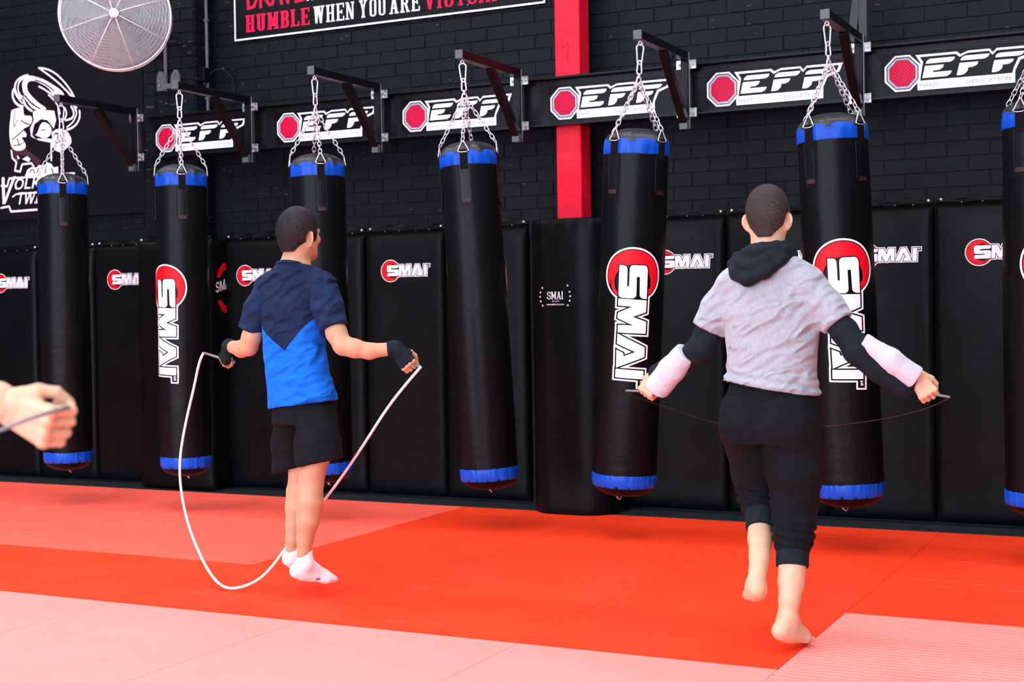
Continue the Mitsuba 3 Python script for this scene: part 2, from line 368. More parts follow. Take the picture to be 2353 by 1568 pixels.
# brick pier with its front and right faces
PX0, PX1, PY = -7.46, -6.96, 8.58
struct('wall_pier', cbox((PX0, PY, -0.04), (PX1, YB, ZC)), 'mortar_paint')
bp2 = mikit.ply(brick_mesh(0.120, BH - 0.006), 'brick_paint'); bs = mikit.ply(brick_mesh(0.205, BH - 0.006), 'brick_paint')
for r in range(-4, 22):
    z = Z0 + r * BH
    row = [(PX0, 0), (PX0 + 0.25, 0)] if r % 2 == 0 else [(PX0, 1), (PX0 + 0.126, 0), (PX0 + 0.376, 1)]
    for x, half in row:
        scene[numbered('wall_pier__brick')] = {**(bp2 if half else brick_ply), 'to_world': T().translate([x, PY + rng.uniform(-0.001, 0.002), z])}
    scene[numbered('wall_pier__brick')] = {**bs, 'to_world': T().translate([PX1, PY + 0.004, z]).rotate([0, 0, 1], 90)}
struct('wall_left', cbox((XL - 0.2, YF, -0.12), (XL, YB + 0.25, ZC)), 'plain_dark')
struct('wall_right', cbox((XR, YF, -0.12), (XR + 0.2, YB + 0.25, ZC)), 'plain_dark')
struct('ceiling', cbox((XL - 0.2, YF, ZC), (XR + 0.2, YB + 0.25, ZC + 0.2)), 'ceiling_paint')
struct('wall_rear', cat([cbox((XL, YF - 0.2, 4.95), (XR, YF, ZC)), cbox((XL, YF - 0.2, -0.12), (XL + 0.4, YF, 4.95)), cbox((XR - 0.4, YF - 0.2, -0.12), (XR, YF, 4.95)), cbox((-4.25, YF - 0.2, -0.12), (-3.95, YF, 4.95))]), 'plain_dark')
# ceiling lamps
n = 0
for y in (7.2, 4.9, 2.6, 0.2, -2.4):
    for x in (-9.6, -6.9, -4.2, -1.5, 1.2):
        t = thing('ceiling_lamp', 'long white ceiling light panel above the mats', 'light', 'ceiling light panels')
        obj('housing', cbox((x - 0.80, y - 0.20, ZC - 0.085), (x + 0.80, y + 0.20, ZC), 0.01), 'edge_white', t)
        v = np.array([(x - 0.76, y - 0.16, ZC - 0.088), (x - 0.76, y + 0.16, ZC - 0.088), (x + 0.76, y + 0.16, ZC - 0.088), (x + 0.76, y - 0.16, ZC - 0.088)])
        k = numbered(t + '__diffuser')
        scene[k] = mikit.ply(trimesh.Trimesh(v, [[0, 1, 2], [0, 2, 3]], process=False), 'edge_white', emitter={'type': 'area', 'radiance': rgb(*[LAMP * c for c in LAMP_RGB])})

# ---------------------------------------------------------------- printed marks, drawn in the plane
def build_smai():
    """The glove maker's mark: letters along +x, capital height 260 units, baseline at y = 0, the S starting at x = 0."""
    P = lambda pts: Polygon([(y - 250, x - (220 - 0.04 * (y - 250))) for x, y in pts]).buffer(0)
    rd = lambda s, r: s.buffer(-r).buffer(r)
    S = P([(220, 252), (272, 256), (288, 268), (294, 290), (290, 458), (308, 458), (316, 285), (324, 262), (345, 250), (452, 250), (472, 260), (482, 290), (470, 578), (432, 576), (412, 565), (402, 545), (405, 365), (378, 365), (372, 545), (360, 566), (340, 576), (240, 572), (218, 562), (210, 540)])
    M = P([(208, 580), (470, 590), (462, 708), (340, 755), (465, 800), (458, 918), (200, 912), (203, 838), (340, 838), (198, 772), (205, 718), (335, 655), (206, 650)])
    A = P([(198, 922), (450, 1050), (445, 1145), (183, 1258), (187, 1080), (250, 1110), (255, 1142), (357, 1098), (192, 1022)])
    I = P([(178, 1268), (437, 1280), (432, 1365), (173, 1352)])
    L = unary_union([S, M, A, I])
    tab = P([(395, 1340), (436, 1342), (428, 1432), (391, 1430)])
    tm = unary_union([P([(400, 1378), (430, 1379), (429, 1386), (418, 1386), (418, 1394), (400, 1393), (400, 1388), (411, 1388), (411, 1385), (400, 1385)]), P([(400, 1400), (429, 1401), (429, 1407), (412, 1412), (429, 1417), (428, 1424), (400, 1422), (400, 1418), (416, 1418), (402, 1413), (402, 1410), (416, 1406), (400, 1404)])])
    C = Point(98, 128)
    J = dict(join_style=2, mitre_limit=2.5)
    core = unary_union([L, tab])
    W0 = unary_union([C.buffer(272, 48), core.buffer(29, **J)])
    B1 = unary_union([C.buffer(254, 48), core.buffer(13, **J)])
    red = C.buffer(246, 48).difference(Point(166, 126).buffer(170, 48)).difference(Polygon([(166, 126), (250, 285), (262, 268), (395, 345), (470, 345), (520, -30), (330, -40)]))
    red = red.union(Polygon([(230, 276), (262, 262), (246, 282), (330, 268), (332, 282), (280, 330), (200, 330)]).intersection(C.buffer(246, 48)))
    red = red.difference(Polygon([(125, -82), (215, -75), (330, -25), (345, -38), (235, -92)])).difference(L.buffer(9, **J))
    white = unary_union([W0.difference(B1), L, tm])
    return white, red
SMAI_W, SMAI_R = build_smai()
def star(cx, cy, r): return Polygon([(cx + (r if i % 2 == 0 else r * 0.45) * math.sin(i * math.pi / 5), cy + (r if i % 2 == 0 else r * 0.45) * math.cos(i * math.pi / 5)) for i in range(10)])

# slab-serif capitals: every letter as strokes on a cell of height 1
def slab(ch, w=0.40, v=0.15, h=0.085, sr=0.05):
    B = lambda x0, y0, x1, y1: sbox(min(x0, x1), min(y0, y1), max(x0, x1), max(y0, y1))
    st = lambda x, y0=0, y1=1: B(x, y0, x + v, y1)
    sf = lambda x, y: B(x - sr, y - (h if y > 0.5 else 0), x + v + sr, y + (h if y < 0.5 else 0))
    dg = lambda x0, y0, x1, y1, t=v: Polygon([(x0, y0), (x0 + t, y0), (x1 + t, y1), (x1, y1)])
    def bowl(x0, y0, x1, y1, t=v, th=h):
        o = sbox(x0, y0, x1, y1); r = min(x1 - x0, (y1 - y0)) * 0.45
        out = o.buffer(-r).buffer(r, 8) if r > 0 else o
        i = sbox(x0 + t, y0 + th, x1 - t, y1 - th); r2 = min(x1 - x0 - 2 * t, y1 - y0 - 2 * th) * 0.42
        return out.difference(i.buffer(-r2).buffer(r2, 8))
    W = w
    g = {
        'H': lambda: [st(0), st(W - v), B(0, .46, W, .46 + h), sf(0, 0), sf(0, 1), sf(W - v, 0), sf(W - v, 1)],
        'U': lambda: [bowl(0, 0, W, .8).difference(B(0, .45, W, 1)), st(0, .3), B(W - v, .3, W, 1), sf(0, 1), sf(W - v, 1)],
        'M': lambda: [st(0), B(W + .12 - v, 0, W + .12, 1), dg(0, 1, W / 2 + .06 - v / 2, .18), dg(W + .12 - v, 1, W / 2 + .06 - v / 2, .18), sf(0, 0), sf(0, 1), sf(W + .12 - v, 0), sf(W + .12 - v, 1)],
        'B': lambda: [st(0), bowl(0, .48, W - .02, 1), bowl(0, 0, W, .55), B(-sr, 0, .1, h), B(-sr, 1 - h, .1, 1)],
        'L': lambda: [st(0), B(0, 0, W, h), B(W - .07, 0, W, .28), sf(0, 1), sf(0, 0)],
        'E': lambda: [st(0), B(-sr, 0, W, h), B(-sr, 1 - h, W, 1), B(0, .46, W * .75, .46 + h), B(W - .06, 0, W, .26), B(W - .06, .74, W, 1), B(W * .72 - .05, .38, W * .75, .62)],
        'W': lambda: [dg(0, 1, W * .3 - v / 2, 0), dg(W * .62 - v / 2, 1, W * .3 - v / 2, 0, v * .8), dg(W * .62 - v / 2, 1, W * .95 - v / 2, 0), dg(W * 1.25 - v / 2, 1, W * .95 - v / 2, 0, v * .8), sf(0, 1), sf(W * .62 - v / 2, 1), B(W * 1.25 - .12, 1 - h, W * 1.25 + .09, 1)],
        'N': lambda: [B(0, 0, v * .7, 1), B(W - v * .7, 0, W, 1), dg(0, 1, W - v, 0), sf(-.02, 0), B(-sr, 1 - h, .1, 1), B(W - v - .02, 1 - h, W + sr, 1)],
        'Y': lambda: [B(W / 2 - v / 2, 0, W / 2 + v / 2, .5), dg(0, 1, W / 2 - v / 2, .42), dg(W - v * .8, 1, W / 2 - v / 2, .42, v * .8), sf(W / 2 - v / 2, 0), sf(0, 1), B(W - v - .03, 1 - h, W + sr, 1)],
        'O': lambda: [bowl(0, 0, W, 1)],
        'A': lambda: [dg(0, 0, W / 2 - v / 2, 1, v * .75), dg(W - v, 0, W / 2 - v / 2, 1, v), B(W * .22, .28, W * .78, .28 + h), B(-.06, 0, .14, h), B(W - v - .05, 0, W + .05, h)],
        'R': lambda: [st(0), bowl(0, .45, W - .02, 1), dg(W - v + .03, 0, W * .42, .5), sf(0, 0), B(-sr, 1 - h, .1, 1), B(W - v, 0, W + .06, h)],
        'V': lambda: [dg(0, 1, W / 2 - v / 2, 0), dg(W - v * .8, 1, W / 2 - v / 2, 0, v * .8), sf(0, 1), B(W - v - .04, 1 - h, W + sr, 1)],
        'I': lambda: [st(0), sf(0, 0), sf(0, 1)],
        'C': lambda: [bowl(0, 0, W, 1).difference(B(W * .55, .34, W + .1, .66)), B(W - .07, .6, W, .9)],
        'T': lambda: [B(W / 2 - v / 2, 0, W / 2 + v / 2, 1), B(0, 1 - h, W, 1), B(0, .72, .06, 1), B(W - .06, .72, W, 1), sf(W / 2 - v / 2, 0)],
        'S': lambda: [bowl(0, .46, W, 1).difference(B(W * .5, .44, W + .1, .72)), bowl(0, 0, W, .56).difference(B(-.1, .28, W * .5, .58)), B(W - .06, .64, W, .92), B(0, .08, .06, .38)],
    }[ch]()
    s = unary_union(g)
    return s, s.bounds[2]
def slab_word(word, gap=0.10, **kw):
    x, out = 0.0, []
    for c in word:
        s, w = slab(c, **kw); out.append(affinity.translate(s, x, 0)); x += w + gap
    return unary_union(out), x - gap

# ---------------------------------------------------------------- red post, black post, beam
t = thing('steel_post', 'bright red square steel post running up the wall behind the beam', 'post')
obj('shaft', cbox((-3.900, 8.50, 1.936), (-3.722, 8.66, ZC), 0.006), 'post_red', t)
obj('weld_seam', cat([cbox((-3.82, 8.494, 2.98), (-3.805, 8.502, 3.10), 0.002), cbox((-3.86, 8.494, 3.07), (-3.825, 8.502, 3.08), 0.002)]), 'post_red', t)
t = thing('steel_upright', 'slim dark steel upright with a diagonal brace, above the beam at upper right', 'post')
obj('upright', cbox((-1.890, 8.44, 2.88), (-1.838, 8.56, ZC), 0.004), 'upright_grey', t)
obj('brace', bar((-1.93, 8.47, 2.93), (-1.72, 8.47, 4.6), 0.055, 0.05), 'upright_grey', t)

BZ0, BZ1, BX0, BX1 = 2.548, 2.868, -7.31, 1.2
t = thing('steel_beam', 'long black steel channel beam with round-cornered sponsor marks, bolted along the brick wall', 'beam')
beam = t
prof = Polygon([(8.42, BZ0), (8.58, BZ0), (8.58, BZ0 + 0.012), (8.478, BZ0 + 0.014), (8.478, BZ1 - 0.014), (8.58, BZ1 - 0.012), (8.58, BZ1), (8.42, BZ1), (8.42, BZ1 - 0.012), (8.47, BZ1 - 0.018), (8.47, BZ0 + 0.018), (8.42, BZ0 + 0.012)])
m = trimesh.creation.extrude_polygon(prof, BX1 - BX0, engine='earcut')
v = np.array(m.vertices); m = trimesh.Trimesh(np.c_[BX0 + v[:, 2], v[:, 0], v[:, 1]], m.faces, process=False)
obj('channel', m, 'steel_black', t)
EFF = {"frame": [[0.0745, 0.1], [0.3116, 0.099], [0.3283, 0.082], [0.3713, 0.0983], [0.4914, 0.0982], [0.5078, 0.0764], [0.5299, 0.0983], [0.676, 0.0975], [0.7502, 0.0975], [0.7284, 0.0458], [0.6563, 0.0185], [0.6288, -0.0397], [0.6283, -0.107], [0.086, -0.107], [0.0845, -0.0593], [0.1047, 0.0504]],
       "inner": [[0.1012, 0.0852], [0.3021, 0.0856], [0.3244, 0.0661], [0.3675, 0.0848], [0.4858, 0.0855], [0.5058, 0.0613], [0.5298, 0.0846], [0.6759, 0.0838], [0.7251, 0.0838], [0.7123, 0.0549], [0.6456, 0.0328], [0.6199, -0.0237], [0.6124, -0.0515], [0.0999, -0.0515], [0.1189, 0.0569]],
       "E1": [[0.1333, 0.0435], [0.1392, 0.059], [0.1565, 0.071], [0.3001, 0.0711], [0.2925, 0.0544], [0.2736, 0.044]], "E2": [[0.1294, 0.032], [0.2377, 0.032], [0.228, 0.0119], [0.2071, 0.0021], [0.1768, 0.001], [0.1748, -0.008], [0.2818, -0.008], [0.2711, -0.0269], [0.2503, -0.0375], [0.1127, -0.038]],
       "F1": [[0.328, 0.0445], [0.3356, 0.062], [0.3562, 0.0714], [0.4919, 0.0714], [0.4819, 0.054], [0.4634, 0.0442]], "F1s": [[0.3241, 0.0315], [0.4301, 0.0315], [0.4188, 0.0119], [0.3965, 0.0024], [0.3723, 0.0019], [0.3685, -0.0163], [0.3515, -0.0341], [0.3347, -0.0383], [0.3066, -0.0386]],
       "F2": [[0.5185, 0.0444], [0.5278, 0.0611], [0.5479, 0.069], [0.6819, 0.069], [0.671, 0.0513], [0.6529, 0.0435]], "F2s": [[0.5147, 0.029], [0.6221, 0.029], [0.6129, 0.0112], [0.5911, 0.001], [0.562, 0.0007], [0.5582, -0.0181], [0.5435, -0.032], [0.5251, -0.0385], [0.5002, -0.0385]]}
EFF = {k: Polygon(p) for k, p in EFF.items()}
def octagon(r): return Polygon([(r * math.cos(math.pi / 8 + i * math.pi / 4), r * math.sin(math.pi / 8 + i * math.pi / 4)) for i in range(8)])
oc = lambda r: affinity.scale(octagon(r), 0.98, 1.0)
bars = unary_union([EFF[k].buffer(-0.003).buffer(0.003) for k in ('E1', 'E2', 'F1', 'F1s', 'F2', 'F2s')])
eff_white = unary_union([EFF['frame'].difference(EFF['inner']), bars, oc(0.1145).difference(oc(0.1025))])
eff_white = eff_white.difference(oc(0.1145)).union(oc(0.1145).difference(oc(0.1025)))
eff_grey = oc(0.096).difference(oc(0.083)); eff_navy = oc(0.1025).difference(oc(0.096))
lat = unary_union([LineString([(-0.2, a - 0.2), (0.2, a + 0.2)]).buffer(0.0011) for a in np.arange(-0.24, 0.24, 0.0215)] + [LineString([(-0.2, a + 0.2), (0.2, a - 0.2)]).buffer(0.0011) for a in np.arange(-0.24, 0.24, 0.0215)])
eff_red = oc(0.081).difference(lat)
tx1 = text_shape('HARD', 0.022); w1 = tx1.bounds[1][0]
tx2 = text_shape('WORK', 0.022); w2 = tx2.bounds[1][0]
tx3 = text_shape('· DEDICATION', 0.022)
SC = 0.515 / (w1 + w2 + 0.016 + tx3.bounds[1][0] + 0.01)
def eff_text(m, dx): v = np.array(m.vertices); return trimesh.Trimesh(np.c_[0.098 + (v[:, 0] + dx) * SC, -0.091 + v[:, 1], v[:, 2]], m.faces, process=False)
eff_parts = [('mark_letters', flat(eff_white), 'print_white', 0.0015), ('mark_octagon', flat(eff_red), 'print_pinkred', 0.0015), ('mark_ring', flat(eff_grey), 'print_grey', 0.0015), ('mark_edge', flat(eff_navy), 'print_navy', 0.0012),
             ('mark_motto', cat([eff_text(tx1, 0), eff_text(tx3, w1 + w2 + 0.018)]), 'print_darktext', 0.0025), ('mark_motto', eff_text(tx2, w1 + 0.004), 'print_redtext', 0.0025)]
eff_ply = [(n, mikit.ply(on_wall(m, 0, -d, 0), mm)) for n, m, mm, d in eff_parts]
for x in (-7.152, -6.019, -4.954, -3.819, -2.739, -1.641, -0.54):
    s = numbered(beam + '__sponsor_mark')
    scene[s] = {**mikit.ply(on_wall(flat(sbox(-0.118, -0.121, 0.755, 0.121)), 0, 0, 0), 'sign_banner'), 'to_world': T().translate([x, 8.4695, 2.695])}
    labels[s] = {'label': 'white and red octagon sponsor mark on the beam'}
    for n_, pl in eff_ply:
        scene[numbered(s + '__' + n_)] = {**pl, 'to_world': T().translate([x, 8.4690, 2.695])}

# ---------------------------------------------------------------- punching bags and their brackets
R0 = 0.178
def seams(A, Z): return 0.0012 * np.sin(A * 3 + Z * 4) + 0.0016 * (meshkit.noise(np.stack([np.cos(A) * 3, np.sin(A) * 3, Z * 9], -1), 3) - 0.5)
zz = np.linspace(0.372, 2.222, 60)
bag_body = lathe([(R0 * (0.985 + 0.02 * math.sin(math.pi * (z - 0.37) / 1.85)), z) for z in zz], sides=64, wob=seams)
gath = lambda A, Z: 0.003 * np.sin(A * 23 + 3 * np.sin(A * 4)) * 0.6
band_top = lathe([(R0 * 0.985, 2.215), (R0 * 1.004, 2.219), (R0 * 1.008, 2.26), (R0 * 0.985, 2.297), (R0 * 0.94, 2.303)], sides=128, wob=gath)
dome_top = lathe([(R0 * 0.985, 2.285), (R0 * 0.955, 2.309), (R0 * 0.86, 2.333), (R0 * 0.66, 2.355), (R0 * 0.4, 2.368), (R0 * 0.15, 2.372), (0, 2.372)], sides=96, wob=lambda A, Z: 0.005 * np.sin(A * 11 + 2 * np.sin(A * 3)) * np.clip((2.372 - Z) / 0.04, 0, 1))
band_low = lathe([(R0 * 0.975, 0.380), (R0 * 1.006, 0.374), (R0 * 1.004, 0.335), (R0 * 0.98, 0.308), (R0 * 0.95, 0.303)], sides=128, wob=lambda A, Z: 0.002 * np.sin(A * 31 + 4 * np.sin(A * 5)))
dome_low = lathe([(R0 * 0.98, 0.316), (R0 * 0.93, 0.295), (R0 * 0.80, 0.272), (R0 * 0.55, 0.252), (R0 * 0.25, 0.244), (0, 0.243)], sides=64, wob=lambda A, Z: 0.002 * np.sin(A * 17))
tag_low = tube([(0.02, 0, 0.245), (0.03, 0.01, 0.232), (0.05, 0.015, 0.228), (0.065, 0.01, 0.240), (0.06, 0, 0.247)], 0.003, 6)
def patch(w0, z0, z1, r, rnd=0.0, t=0.003, nz=14):
    """A strip that follows the bag, facing +x, half width w0, from z0 up to z1, with a rounded lower end."""
    s = sbox(-w0, z0, w0, z1)
    if rnd: s = unary_union([sbox(-w0, z0 + w0, w0, z1), Point(0, z0 + w0).buffer(w0, 8)])
    m = trimesh.creation.extrude_polygon(s, t, engine='earcut'); v, f = trimesh.remesh.subdivide_to_size(m.vertices, m.faces, 0.018, max_iter=10)
    a = v[:, 0] / r
    return trimesh.Trimesh(np.c_[(r + v[:, 2]) * np.cos(a), (r + v[:, 2]) * np.sin(a), v[:, 1]], f, process=False)
strap_m = patch(0.0235, 2.185, 2.302, R0 * 1.012, 0, 0.004)
tab_m = patch(0.031, 1.985, 2.215, R0 * 1.002, 1, 0.004)
def outline(w0, z0, z1, r):
    pts = [(-w0, z1 - 0.02 * k) for k in range(int((z1 - z0 - w0) / 0.02))] + [(w0 * math.cos(a), z0 + w0 + w0 * math.sin(a)) for a in np.linspace(math.pi, 2 * math.pi, 12)] + [(w0, z1 - 0.02 * k) for k in range(int((z1 - z0 - w0) / 0.02), -1, -1)]
    return tube([(r * math.cos(y / r), r * math.sin(y / r), z) for y, z in pts], 0.0032, 6)
stitch_m = outline(0.036, 1.972, 2.205, R0 * 1.006)
slot_m = patch(0.026, 1.988, 2.012, R0 * 1.008, 0, 0.004)
vring_m = tube([(R0 * 1.02, -0.034, 2.296), (R0 * 0.99, -0.006, 2.352), (R0 * 0.985, 0, 2.358), (R0 * 0.99, 0.006, 2.352), (R0 * 1.02, 0.034, 2.296), (R0 * 1.025, 0.015, 2.288), (R0 * 1.025, -0.015, 2.288)], 0.0034, 6, closed=True)
def link(c, t, side, L=0.036, w=0.0115, r=0.0031):
    x, y, a = frame_of(t); s = x * math.cos(side) + y * math.sin(side)
    q = [np.array(c) + a * (L / 2 - w) * (1 if math.sin(u) >= 0 else -1) + a * w * math.sin(u) + s * w * math.cos(u) for u in np.linspace(0, 2 * math.pi, 14, endpoint=False)]
    return tube(q, r, 5, closed=True)
def strand(a, b, ph=0.0):
    a, b = np.array(a, float), np.array(b, float); L = np.linalg.norm(b - a); n = max(3, round(L / 0.0285)); d = (b - a) / L
    sag = frame_of(d)[0] * 0.0
    return cat([link(a + (b - a) * (i + 0.5) / n, d, ph + (math.pi / 2 if i % 2 else 0), L=L / n + 0.0085) for i in range(n)])
RING_Z = 2.632
chain_m = strand((0.012, 0, RING_Z), (R0 * 0.985, 0, 2.356), 0.4)
def loop(pts, r): return tube(pts, r, 8, closed=True)
def carab(ztop, zbot, w0, w1, r):
    q = [(w0 * math.cos(a), 0, ztop - w0 + w0 * math.sin(a)) for a in np.linspace(0, math.pi, 9)] + [(w1 * math.cos(a), 0, zbot + w1 + w1 * math.sin(a)) for a in np.linspace(math.pi, 2 * math.pi, 9)]
    return loop(q, r)
carab_m = carab(2.856, 2.742, 0.021, 0.013, 0.0052)
swivel_m = cat([carab(2.762, 2.685, 0.010, 0.014, 0.0052), cyl((0, 0, 2.690), (0, 0, 2.662), 0.0085, 12), moved(carab(2.672, 2.615, 0.014, 0.021, 0.0055), trimesh.transformations.rotation_matrix(0.5, [0, 0, 1]))])
eye_m = cat([loop([(0.011 * math.cos(a), 0, 2.862 + 0.011 * math.sin(a)) for a in np.linspace(0, 2 * math.pi, 12, endpoint=False)], 0.004), cyl((0, 0, 2.872), (0, 0, 2.884), 0.006, 8)])
SU = 0.151 / 260
def wrap_logo(shape, off, ztop):
    m = flat(shape, maxe=26); v = np.array(m.vertices); r = R0 * 1.003 + off
    a = (v[:, 1] - 130) * SU / r; z = ztop - v[:, 0] * SU
    # the letters stand on end: they read downwards, their tops to the right as one looks at the bag
    rr = r + 0.0030 + 0.02 * R0 * np.sin(np.pi * (z - 0.37) / 1.85)
    return trimesh.Trimesh(np.c_[rr * np.cos(a), rr * np.sin(a), z], m.faces, process=False)
logo_w, logo_r = mikit.ply(wrap_logo(SMAI_W, 0.0, 1.585), 'print_white'), mikit.ply(wrap_logo(SMAI_R, 0.0, 1.585), 'print_red')
P_ = {k: mikit.ply(m, b, smooth=s) for k, m, b, s in [('body', bag_body, 'bag_vinyl', True), ('top_band', band_top, 'band_blue', True), ('top_cap', dome_top, 'cap_vinyl', True), ('bottom_band', band_low, 'band_blue', True),
      ('bottom_cap', dome_low, 'bag_vinyl', True), ('drawstring', tag_low, 'print_redtext', True), ('strap', strap_m, 'webbing', 30), ('strap_pocket', tab_m, 'tab_vinyl', 30), ('pocket_stitching', stitch_m, 'tab_vinyl', True),
      ('pocket_slot', slot_m, 'slot_dark', 30), ('strap_ring', vring_m, 'chrome', True), ('chain', chain_m, 'chrome', True), ('carabiner', carab_m, 'chrome', True), ('swivel', swivel_m, 'chrome', 40)]}
BAGS = [(-7.390, 0.000, 0.96, 0, 180, 'punching bag in front of the wall sign, leftmost of the row'),
        (-6.317, 0.000, 0.975, 2, -42, 'punching bag with its mark turned left, second from the left'),
        (-5.207, 0.014, 0.99, 7, 178, 'punching bag half hidden behind the boy in the navy T-shirt'),
        (-4.120, 0.057, 1.00, -10, 128, 'plain-faced punching bag hanging just left of the red post'),
        (-2.955, -0.054, 1.055, -41, 3, 'punching bag with the round mark facing out, right of the red post'),
        (-1.875, 0.037, 1.06, -40, 7, 'punching bag with the round mark, behind the man in grey'),
        (-0.790, 0.000, 1.06, -31, 19, 'punching bag cut off by the right edge of the picture')]
BY = 7.62
arm_parts = {
    'arm': (bar((0, 7.58, 2.9055), (0, 8.42, 2.9055), 0.05, 0.05, 0.003), 'steel_black'),
    'end_cap': (cbox((-0.026, 7.574, 2.879), (0.026, 7.584, 2.932), 0.002), 'cap_grey'),
    'upright': (cat([bar((0, 8.395, 2.455), (0, 8.395, 2.932), 0.05, 0.05, 0.003, roll=[0, 1, 0])]), 'steel_black'),
    'upright_edge': (cbox((0.024, 8.385, 2.452), (0.0285, 8.42, 2.93), 0.001), 'zinc'),
    'brace': (bar((0, 7.985, 2.882), (0, 8.385, 2.470), 0.05, 0.05, 0.003), 'steel_black'),
    'foot_cap': (cbox((-0.026, 8.335, 2.448), (0.026, 8.372, 2.505), 0.002), 'cap_grey'),
    'eye_bolt': (moved(eye_m, trimesh.transformations.translation_matrix((0, BY, 0))), 'chrome')}
arm_ply = {k: mikit.ply(m, b, smooth=35 if k == 'eye_bolt' else False) for k, (m, b) in arm_parts.items()}
under = mikit.ply(cbox((-0.0225, 7.60, 2.8775), (0.0225, 7.97, 2.8805)), 'cap_grey')
clampm = []
for sx in (-1, 1):
    for zc in (BZ1 - 0.01, BZ0 + 0.01):
        clampm.append(mikit.ply(cat([cbox((sx * 0.045 - 0.022, 8.402, zc - 0.030), (sx * 0.045 + 0.022, 8.4195, zc + 0.030), 0.003), cyl((sx * 0.045, 8.404, zc), (sx * 0.045, 8.388, zc), 0.011, 6), cyl((sx * 0.045, 8.39, zc), (sx * 0.045, 8.378, zc), 0.006, 8)]), 'zinc'))
order = ['leftmost', 'second from the left', 'third from the left', 'fourth from the left, left of the red post', 'fifth from the left, right of the red post', 'sixth from the left, above the man in grey', 'rightmost, at the right edge']
for i, (x, tilt, sc, strap_a, logo_a, lab) in enumerate(BAGS):
    t = thing('bag_bracket', f'black steel bag bracket, {order[i]}', 'bracket', 'bag brackets along the beam')
    for n_, pl in arm_ply.items(): scene[f'{t}__{n_}'] = {**pl, 'to_world': T().translate([x, 0, 0])}
    scene[f'{t}__arm__wear_plate'] = {**under, 'to_world': T().translate([x, 0, 0])}
    for pl in clampm: scene[numbered(f'{t}__clamp')] = {**pl, 'to_world': T().translate([x, 0, 0])}
    b = thing('punching_bag', 'tall black ' + lab, 'punching bag', 'punching bags in a row')
    base = T().translate([x, BY, 2.855]).rotate([0, 1, 0], -math.degrees(tilt)).translate([0, 0, -2.855])
    cam = math.degrees(math.atan2(-BY, -x))     # towards the middle of the hall
    flatten = T().scale([sc, sc, 1])
    az = lambda a: base @ T().rotate([0, 0, 1], cam + a) @ flatten
    for n_ in ('body', 'top_band', 'top_cap', 'bottom_band', 'bottom_cap', 'drawstring'): scene[f'{b}__{n_}'] = {**P_[n_], 'to_world': az(strap_a)}
    for q in range(4):
        for n_ in ('strap', 'strap_pocket', 'strap_ring', 'chain'):
            scene[numbered(f'{b}__{n_}')] = {**P_[n_], 'to_world': az(strap_a + 90 * q)}
        pk = f'{b}__strap_pocket' + ('' if q == 0 else f'_{q:03d}')
        for n_ in ('pocket_stitching', 'pocket_slot'): scene[f'{pk}__{n_}'] = {**P_[n_], 'to_world': az(strap_a + 90 * q)}
    for n_ in ('carabiner', 'swivel'): scene[f'{b}__{n_}'] = {**P_[n_], 'to_world': base @ T().rotate([0, 0, 1], cam + 90 + 15 * (i % 3))}
    scene[f'{b}__maker_mark'] = {**logo_w, 'to_world': az(logo_a)}; labels[f'{b}__maker_mark'] = {'label': 'white SMAI lettering that reads downwards'}
    scene[f'{b}__maker_mark__crescent'] = {**logo_r, 'to_world': az(logo_a)}; labels[f'{b}__maker_mark__crescent'] = {'label': 'red crescent'}

# ---------------------------------------------------------------- wall pads
def pad_mesh(w, z0, z1, t=0.058, seed=0, n=(22, 60)):
    u = np.tanh(np.linspace(-2.2, 2.2, n[0])) / math.tanh(2.2); v = np.tanh(np.linspace(-2.6, 2.6, n[1])) / math.tanh(2.6)
    U, V = np.meshgrid(u, v)
    d = t * (1 - np.abs(U) ** 16) ** 0.5 * (1 - np.abs(V) ** 40) ** 0.5
    X, Z = U * w / 2, z0 + (V + 1) / 2 * (z1 - z0)
    q = np.stack([X * 7, Z * 3, X * 0 + seed * 3.7], -1)
    d = d + (meshkit.fbm(q, 3, seed) - 0.5) * 0.006 * np.clip(d / t, 0, 1)
    top = np.clip((Z - (z1 - 0.16)) / 0.16, 0, 1)
    d = d - 0.012 * top ** 2 * np.clip(d / t, 0, 1) + 0.004 * top * np.sin(X * 38 + seed + 6 * (Z - z1)) * np.clip(d / t, 0, 1) * np.abs(U) ** 2
    P = np.stack([X, -np.maximum(d, 0), Z], -1).reshape(-1, 3)
    i, j = np.meshgrid(np.arange(n[1] - 1), np.arange(n[0] - 1), indexing='ij'); a = i * n[0] + j
    f = np.vstack([np.stack([a, a + 1, a + n[0] + 1], -1).reshape(-1, 3), np.stack([a, a + n[0] + 1, a + n[0]], -1).reshape(-1, 3)])
    return trimesh.Trimesh(P, f, process=False)
PS = 0.163 / 544
def flat_logo(shape, x, y, z, s=PS, cx=98, cy=128): return on_wall(affinity_mesh(flat(shape), -cx, -cy), x, y, z, s)
def affinity_mesh(m, dx, dy): m = m.copy(); m.apply_translation([dx, dy, 0]); return m
def flap_mesh(w, z0, z1, seed):
    x = np.linspace(-w / 2 + 0.004, w / 2 - 0.004, 40); r = np.random.default_rng(seed)
    rows = []
    for k, z in enumerate(np.linspace(z0, z1, 6)):
        rows.append(np.stack([x, -0.010 - 0.006 * np.sin(x * 31 + seed) * (k / 5) - (0.008 if 0 < k < 3 else 0), z + 0.006 * np.sin(x * 9 + seed * 2) * (k / 5)], -1))
    P = np.array(rows).reshape(-1, 3); n = len(x); i, j = np.meshgrid(np.arange(5), np.arange(n - 1), indexing='ij'); a = i * n + j
    return trimesh.Trimesh(P, np.vstack([np.stack([a, a + 1, a + n + 1], -1).reshape(-1, 3), np.stack([a, a + n + 1, a + n], -1).reshape(-1, 3)]), process=False)
screw = sph((0, 0, 0), 0.0085, 2)
